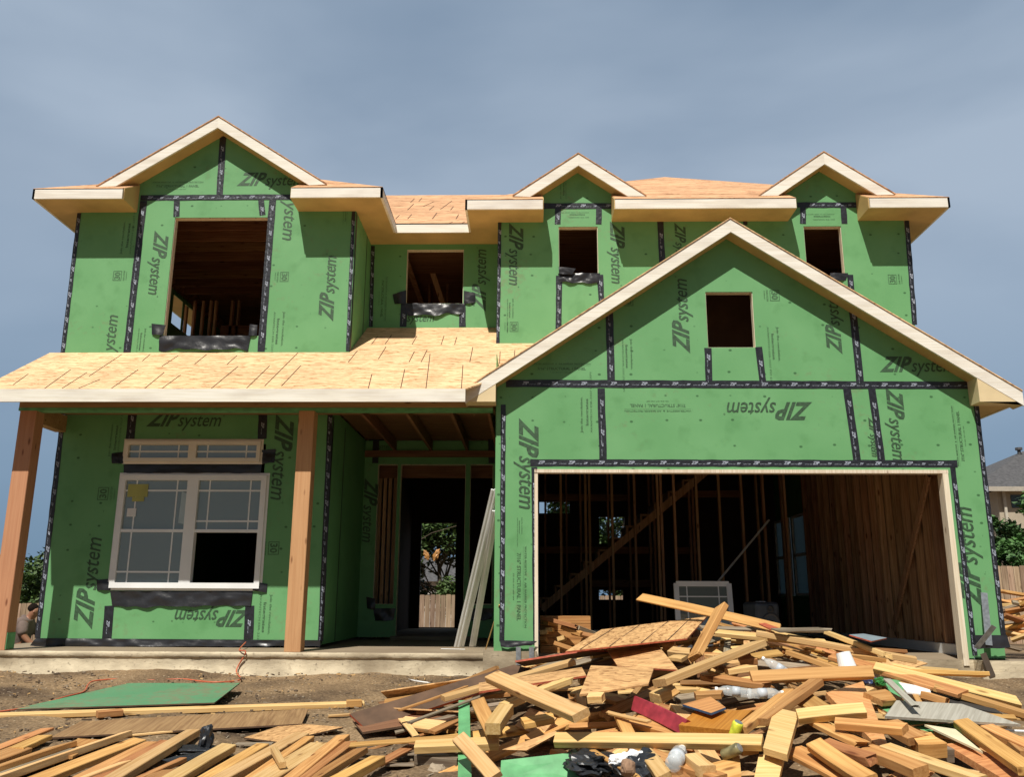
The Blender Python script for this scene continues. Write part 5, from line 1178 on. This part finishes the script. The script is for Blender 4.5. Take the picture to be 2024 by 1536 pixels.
q=at(1503,1190,Y=11.9); sp.location=(q.x,11.9,q.z-.33); sp.rotation_euler=(0,0,radians(18))
cr_=MB().box(q.x-.25,q.x+.25,11.7,12.1,-.03,q.z-.661).obj('plywood_crate',LUMR); tag(cr_,'low wooden crate under the loudspeaker inside the garage','crate')
# metal faced sheet on the heap by the stud wall
sheet('metal_faced_sheet',6,[(690,405),(800,398),(978,430),(860,455)],[.3,.3,.3,.3],.01,plain('blue_grey_face',(.22,.27,.30),.5),'blue grey faced thin sheet with red edge beside the stud wall',edge=REDE)
hb(5,1720,385,2100,375,.12,.012,'g',.24,'long thin grey board on the crest pointing at the stud wall',.26,0,name='thin_board')
sheet('red_board',5,[(1590,330),(1640,325),(1760,370),(1680,375)],[.24,.24,.24,.24],.01,REDE,'thin red board at the crest right of the speaker')
# white pole leaning in the garage
tag(MB().tube([at(1415,1155,Y=14.6),at(1520,1028,Y=15.2)],.018,8).obj('pipe',GREYT),'thin grey pipe leaning against the studs in the garage','pipe')
# ================================================================= person
def skinmesh(name,nodes,edges,mat,parent,sub=2):
    me=bpy.data.meshes.new(name); me.from_pydata([n[0] for n in nodes],edges,[]); o=bpy.data.objects.new(name,me); sc.collection.objects.link(o)
    md=o.modifiers.new('s','SKIN'); o.modifiers.new('u','SUBSURF').levels=sub; o.modifiers['u'].render_levels=sub
    for i,n in enumerate(nodes): 
        sv=me.skin_vertices[0].data[i]; sv.radius=n[1] if isinstance(n[1],tuple) else (n[1],n[1]); sv.use_root=(i==0)
    dg=bpy.context.evaluated_depsgraph_get(); dg.update(); m2=bpy.data.meshes.new_from_object(o.evaluated_get(dg)); bpy.data.objects.remove(o)
    m2.materials.clear(); m2.materials.append(mat); m2.polygons.foreach_set('use_smooth',[True]*len(m2.polygons))
    o=bpy.data.objects.new(name,m2); sc.collection.objects.link(o); o.parent=parent; return o
pb=at(41,1262,Y=13.0); per=empty('person',(pb.x,13.0,-.27),'person in a taupe T-shirt crouching with bowed head behind the left house corner','person')
# local: +X is where the person faces, base z=0 at the seat
nd=[((0,0,.14),(.15,.13)),((-.02,0,.30),(.135,.12)),((.0,0,.45),(.15,.12)),((.07,0,.56),(.10,.09)),((.09,0,.59),(.055,.055)),((.12,0,.63),(.078,.07)),((.15,0,.69),(.088,.078)),((.18,0,.745),(.062,.058)),
 ((.06,-.17,.50),.06),((.10,-.20,.34),.047),((.20,-.20,.24),.04),((.34,-.16,.22),.033),((.41,-.15,.21),(.035,.02)),
 ((.06,.17,.50),.06),((.16,.19,.36),.047),((.28,.17,.26),.04),((.42,.12,.24),.033),((.48,.10,.24),(.035,.02)),
 ((.05,-.09,.12),.10),((.42,-.12,.22),.08),((.40,-.12,-.02),.055),((.36,-.12,-.10),.045),((.50,-.12,-.12),.035),
 ((.05,.09,.12),.10),((.45,.12,.20),.08),((.44,.12,-.02),.055),((.40,.12,-.10),.045),((.54,.12,-.12),.035)]
ed=[(0,1),(1,2),(2,3),(3,4),(4,5),(5,6),(6,7),(2,8),(8,9),(9,10),(10,11),(11,12),(2,13),(13,14),(14,15),(15,16),(16,17),(0,18),(18,19),(19,20),(20,21),(21,22),(0,23),(23,24),(24,25),(25,26),(26,27)]
skinmesh('body',nd,ed,SKIN,per)
sh=[((0,0,.12),(.175,.15)),((-.03,0,.28),(.165,.145)),((-.01,0,.44),(.17,.145)),((.05,0,.56),(.15,.13)),((.08,0,.60),(.09,.09)),((.05,-.16,.50),.095),((.09,-.205,.34),.074),((.05,.16,.50),.095),((.13,.195,.36),.074)]
skinmesh('shirt',sh,[(0,1),(1,2),(2,3),(3,4),(2,5),(5,6),(2,7),(7,8)],SHIRT,per)
tr=[((0,0,.08),(.17,.15)),((.05,-.09,.10),.12),((.42,-.12,.22),.095),((.40,-.12,.0),.07),((.37,-.12,-.07),.06),((.05,.09,.10),.12),((.45,.12,.20),.095),((.44,.12,.0),.07),((.41,.12,-.07),.06)]
skinmesh('trousers',tr,[(0,1),(1,2),(2,3),(3,4),(0,5),(5,6),(6,7),(7,8)],JEAN,per)
skinmesh('hair',[((.085,0,.665),(.082,.078)),((.12,0,.73),(.094,.086)),((.17,0,.775),(.07,.064))],[(0,1),(1,2)],HAIR,per)
mb=MB(); v,f=lathe([(.008,-.01),(.018,0),(.008,.01)],8)
for s_ in (-1,1): mb.add([(a*.9+.155,s_*.084+b*.3,c_*1.6+.675) for a,b,c_ in v],f)
o=mb.obj('ear',SKIN,smooth=True); o.parent=per
mb=MB(); mb.add([(a+.24,b,c_*1.2+.66) for a,b,c_ in v],f); o=mb.obj('nose',SKIN,smooth=True); o.parent=per
per.rotation_euler=(0,0,radians(12))
# ================================================================= background
def fence(x0,x1,y,label,h=1.83,top=None,yend=None):
    e=empty('wooden_fence',((x0+x1)/2,y,ground((x0+x1)/2,y)),label,'fence','wooden fences behind the house'); mb=MB(); x=x0; rnd=random.Random(int(x0*10)); L=abs(x1-x0)
    while x<x1:
        t=(x-x0)/(x1-x0); yy=y if yend is None else lerp(y,yend,t); g=ground(x,yy); tp=(top if top is not None else g+h)+rnd.uniform(-.012,.012); w_=.138
        c=.02; mb.prism([(x,yy,g-.1),(x+w_,yy,g-.1),(x+w_,yy,tp-c),(x+w_-c,yy,tp),(x+c,yy,tp),(x,yy,tp-c)],(0,.016+rnd.uniform(0,.012),0)); x+=.150
    o=mb.obj('pickets',FENCE); adopt(o,e)
    r=MB(); 
    for f2 in (.25,.75):
        ya=y+.04; yb=(yend if yend is not None else y)+.04
        r.bar((x0,ya,lerp(ground(x0,y),(top or ground(x0,y)+h),f2)),(x1,yb,lerp(ground(x1,yend or y),(top or ground(x1,yend or y)+h),f2)),.04,.09)
    o=r.obj('rail',FENCE); adopt(o,e); return e
tp=at(50,1193,Y=26).z
fence(-19.5,-8.5,26,'weathered picket fence seen at the far left behind the crouching person',top=tp)
tp=at(865,1176,Y=25.5).z
fence(-8.4,7,25.5,'sunlit picket fence seen through the rear doorway of the house',top=tp)
tp=at(1985,1119,Y=22).z
fence(11,22,22,'grey brown picket fence at the right behind the second scrap pile',top=tp)
def tree(x,y,h,r,label,mat,n=2600,seed=1,trunk=.12,leaf=.09,cz=.62,name='tree'):
    rnd=random.Random(seed); g=ground(x,y); e=empty(name,(x,y,g),label,'tree'); H=h
    mb=MB(); base=Vector((x,y,g)); topp=Vector((x+rnd.uniform(-.2,.2),y,g+H*.7)); mb.tube([base,base.lerp(topp,.5)+Vector((.08,0,0)),topp],[trunk,trunk*.7,trunk*.3],8)
    cl=[]
    for k in range(16):
        a=rnd.uniform(0,2*pi); rr=r*rnd.uniform(.25,.85); zz=g+H*rnd.uniform(.28,.9); kz=1-abs((zz-g)/H-.55)*1.0; c=Vector((x+cos(a)*rr*kz,y+sin(a)*rr*kz,zz)); cl.append((c,r*rnd.uniform(.22,.42)))
        mb.tube([base.lerp(topp,rnd.uniform(.4,.8)),c],[trunk*.3,trunk*.08],5)
    o=mb.obj('trunk',BARK,smooth=True); adopt(o,e)
    lf=MB()
    for k in range(n):
        c,cr_=rnd.choice(cl); d=Vector((rnd.gauss(0,1),rnd.gauss(0,1),rnd.gauss(0,.8))); d=d.normalized()*cr_*(rnd.random()**.4); p=c+d
        a=Vector((rnd.uniform(-1,1),rnd.uniform(-1,1),rnd.uniform(-.6,.6))).normalized(); b=a.cross(Vector((rnd.uniform(-1,1),rnd.uniform(-1,1),1))).normalized(); s=leaf*rnd.uniform(.6,1.4)
        lf.add([p-a*s,p-b*s*.45,p+a*s,p+b*s*.45],[(0,1,2,3)])
    o=lf.obj('crown',mat); adopt(o,e); return e
def tpx(px,py,Y): return at(px,py,Y=Y)
p=tpx(62,1085,30); tree(p.x,30,p.z-ground(p.x,30),2.2,'dark leafy tree behind the fence at the far left, between post and wall',LEAF,9000,1)
tree(p.x-3.2,31,3.6,1.8,'small leafy tree hidden mostly behind the left porch post',LEAF,2500,2)
p=tpx(872,1030,30); tree(p.x,30,p.z-ground(p.x,30)+1.2,2.4,'dark tree filling the rear doorway view',LEAF,14000,3)
p=tpx(800,1045,31); tree(p.x,31,5.5,1.9,'dark tree seen through the narrow rear window beside the doorway',LEAF,8000,4)
p=tpx(1095,990,29); tree(p.x,29,p.z-ground(p.x,29)+1,1.6,'tree glimpsed through the upper small opening behind the stairs',LEAF2,7000,5)
p=tpx(1208,1045,29); tree(p.x,29,5,2.0,'tree glimpsed through the middle opening behind the stairs',LEAF,9000,6)
p=tpx(2010,975,26.5); tree(p.x+.3,26.5,p.z-ground(p.x,26),1.25,'taller leafy tree at the right edge before the neighbouring house',LEAF2,5200,7,leaf=.10)
p=tpx(1952,1000,25); tree(p.x-.1,25,p.z-ground(p.x,25)-.1,.95,'feathery leafed tree right beside the green wall corner',LEAF2,4600,8,leaf=.09)
p=tpx(1985,1055,24); tree(p.x,24,p.z-ground(p.x,24),.8,'low bush just above the right picket fence',LEAF2,2600,9,leaf=.08,name='bush')
# neighbouring house
nb=empty('neighbouring_house',(27,42,-.35),'beige house with a dark grey hipped shingle roof at the right edge','house')
Yn=42; ec=at(1962,966,Y=Yn); wl=at(1950,1000,Y=Yn).x
o=MB().box(ec.x+.5,ec.x+12,Yn+.6,Yn+10,-.4,ec.z-.02).obj('wall',SIDING); adopt(o,nb)
x0,x1,y0,y1,z0=ec.x-.1,ec.x+13,Yn,Yn+11,ec.z+.1
x0=at(1925,966,Y=Yn).x; rz=at(2024,893,Y=Yn+5).z; rx=x0+5.6
o=MB().add([(x0,y0,z0),(x1,y0,z0),(x1,y1,z0),(x0,y1,z0),(rx,y0+5.5,rz+.1),(x1,y0+5.5,rz+.1)],[(0,1,5,4),(0,4,3),(3,4,5,2),(1,2,5),(0,3,2,1)]).obj('roof',SHING); adopt(o,nb)
o=MB().box(x0,x1,y0-.02,y0+.02,z0-.22,z0-.002).obj('fascia',plain('tan_fascia',(.40,.36,.30),.7)); adopt(o,nb)
o=MB().box(at(1999,980,Y=Yn+.5).x,at(2060,980,Y=Yn+.5).x,Yn+.56,Yn+.59,at(2010,1002,Y=Yn).z,at(2010,976,Y=Yn).z).obj('window',WGL); adopt(o,nb)
o=MB().box(at(1984,980,Y=Yn+.4).x,at(1989,980,Y=Yn+.4).x,Yn+.45,Yn+.55,-.3,ec.z-.03).obj('downpipe',plain('cream_pipe',(.5,.46,.38),.6)); adopt(o,nb)
q=at(2015,899,Y=Yn+5); 
mb=MB(); mb.tube([q-Vector((0,0,.3)),q+Vector((0,0,.25))],.09,8); mb.tube([q+Vector((0,0,.25)),q+Vector((0,0,.38))],.18,8); o=mb.obj('roof_vent',SHING); adopt(o,nb)
# pale far house seen through the rear doorway
fh=empty('far_house',(-4,45,-1.2),'pale house glimpsed through the trees beyond the rear doorway','house'); q=at(852,1150,Y=45)
o=MB().box(q.x-2.5,q.x+2.5,45,50,-1.3,q.z).obj('wall',plain('pale_siding',(.5,.46,.42),.8)); adopt(o,fh)
o=MB().add([(q.x-2.8,44.7,q.z),(q.x+2.8,44.7,q.z),(q.x+2.8,50.3,q.z),(q.x-2.8,50.3,q.z),(q.x-1,47.5,q.z+1.3),(q.x+1,47.5,q.z+1.3)],[(0,1,5,4),(1,2,5),(2,3,4,5),(3,0,4)]).obj('roof',SHING); adopt(o,fh)
# orange wrap beyond the rear door
for k,(px,py,s_) in enumerate(((843,1098,.11),(862,1098,.13))):
    p=at(px,py,Y=25.2); bm=bmesh.new(); bmesh.ops.create_icosphere(bm,subdivisions=3,radius=1)
    from mathutils import noise
    for v_ in bm.verts: v_.co*=1+.5*noise.noise(v_.co*2.3+Vector((k*5,0,0))); v_.co=Vector((v_.co.x*s_*.6,v_.co.y*.04,v_.co.z*s_*1.3))
    me=bpy.data.meshes.new('foil'); bm.to_mesh(me); bm.free(); me.materials.append(FOLR); o=bpy.data.objects.new('orange_wrap',me); sc.collection.objects.link(o); o.location=p; o.rotation_euler=(0,radians(-25+50*k),0)
    tag(o,['left','right'][k]+' crumpled orange wrap hanging beyond the rear doorway','wrap')
tag(MB().tube([at(843,1098,Y=25.2)+Vector((-.5,.05,.25)),at(852,1075,Y=25.2)+Vector((0,.05,.3)),at(862,1098,Y=25.2)+Vector((.8,.05,.9))],.012,5).obj('branch',BARK),'thin bare branch carrying the orange wraps beyond the rear door','branch')
# second scrap pile at right
rnd=random.Random(11); G2='boards of the second scrap pile at the right'
def h2_(x,y): return ground(x,y)+1.05*max(0,1-((x-9.1)/1.9)**2)*max(0,1-((y-15.4)/2.2)**2)
k=0
for i in range(90):
    x=rnd.uniform(7.4,9.6); y=rnd.uniform(13.6,16.2); z=h2_(x,y)
    u,v=prj(Vector((x,y,z)))
    if not(1940<u<2060): continue
    a=rnd.uniform(-.9,.9); L=rnd.choice([.3,.5,.8,1.1]); d=Vector((cos(a),sin(a)*.6,rnd.uniform(-.3,.45)))*L/2; p=Vector((x,y,z+.03))
    lum('lumber_offcut',p-d,p+d,.1,.045,rnd.choice([LUMP,LUM,LUMG,LUMR]),'%s board in the second scrap pile by the right fence, %s'%(['short','medium','longer','long'][[.3,.5,.8,1.1].index(L)],'near its top' if z>.3 else 'low in the pile'),'board',G2,rnd.uniform(-40,40)); k+=1
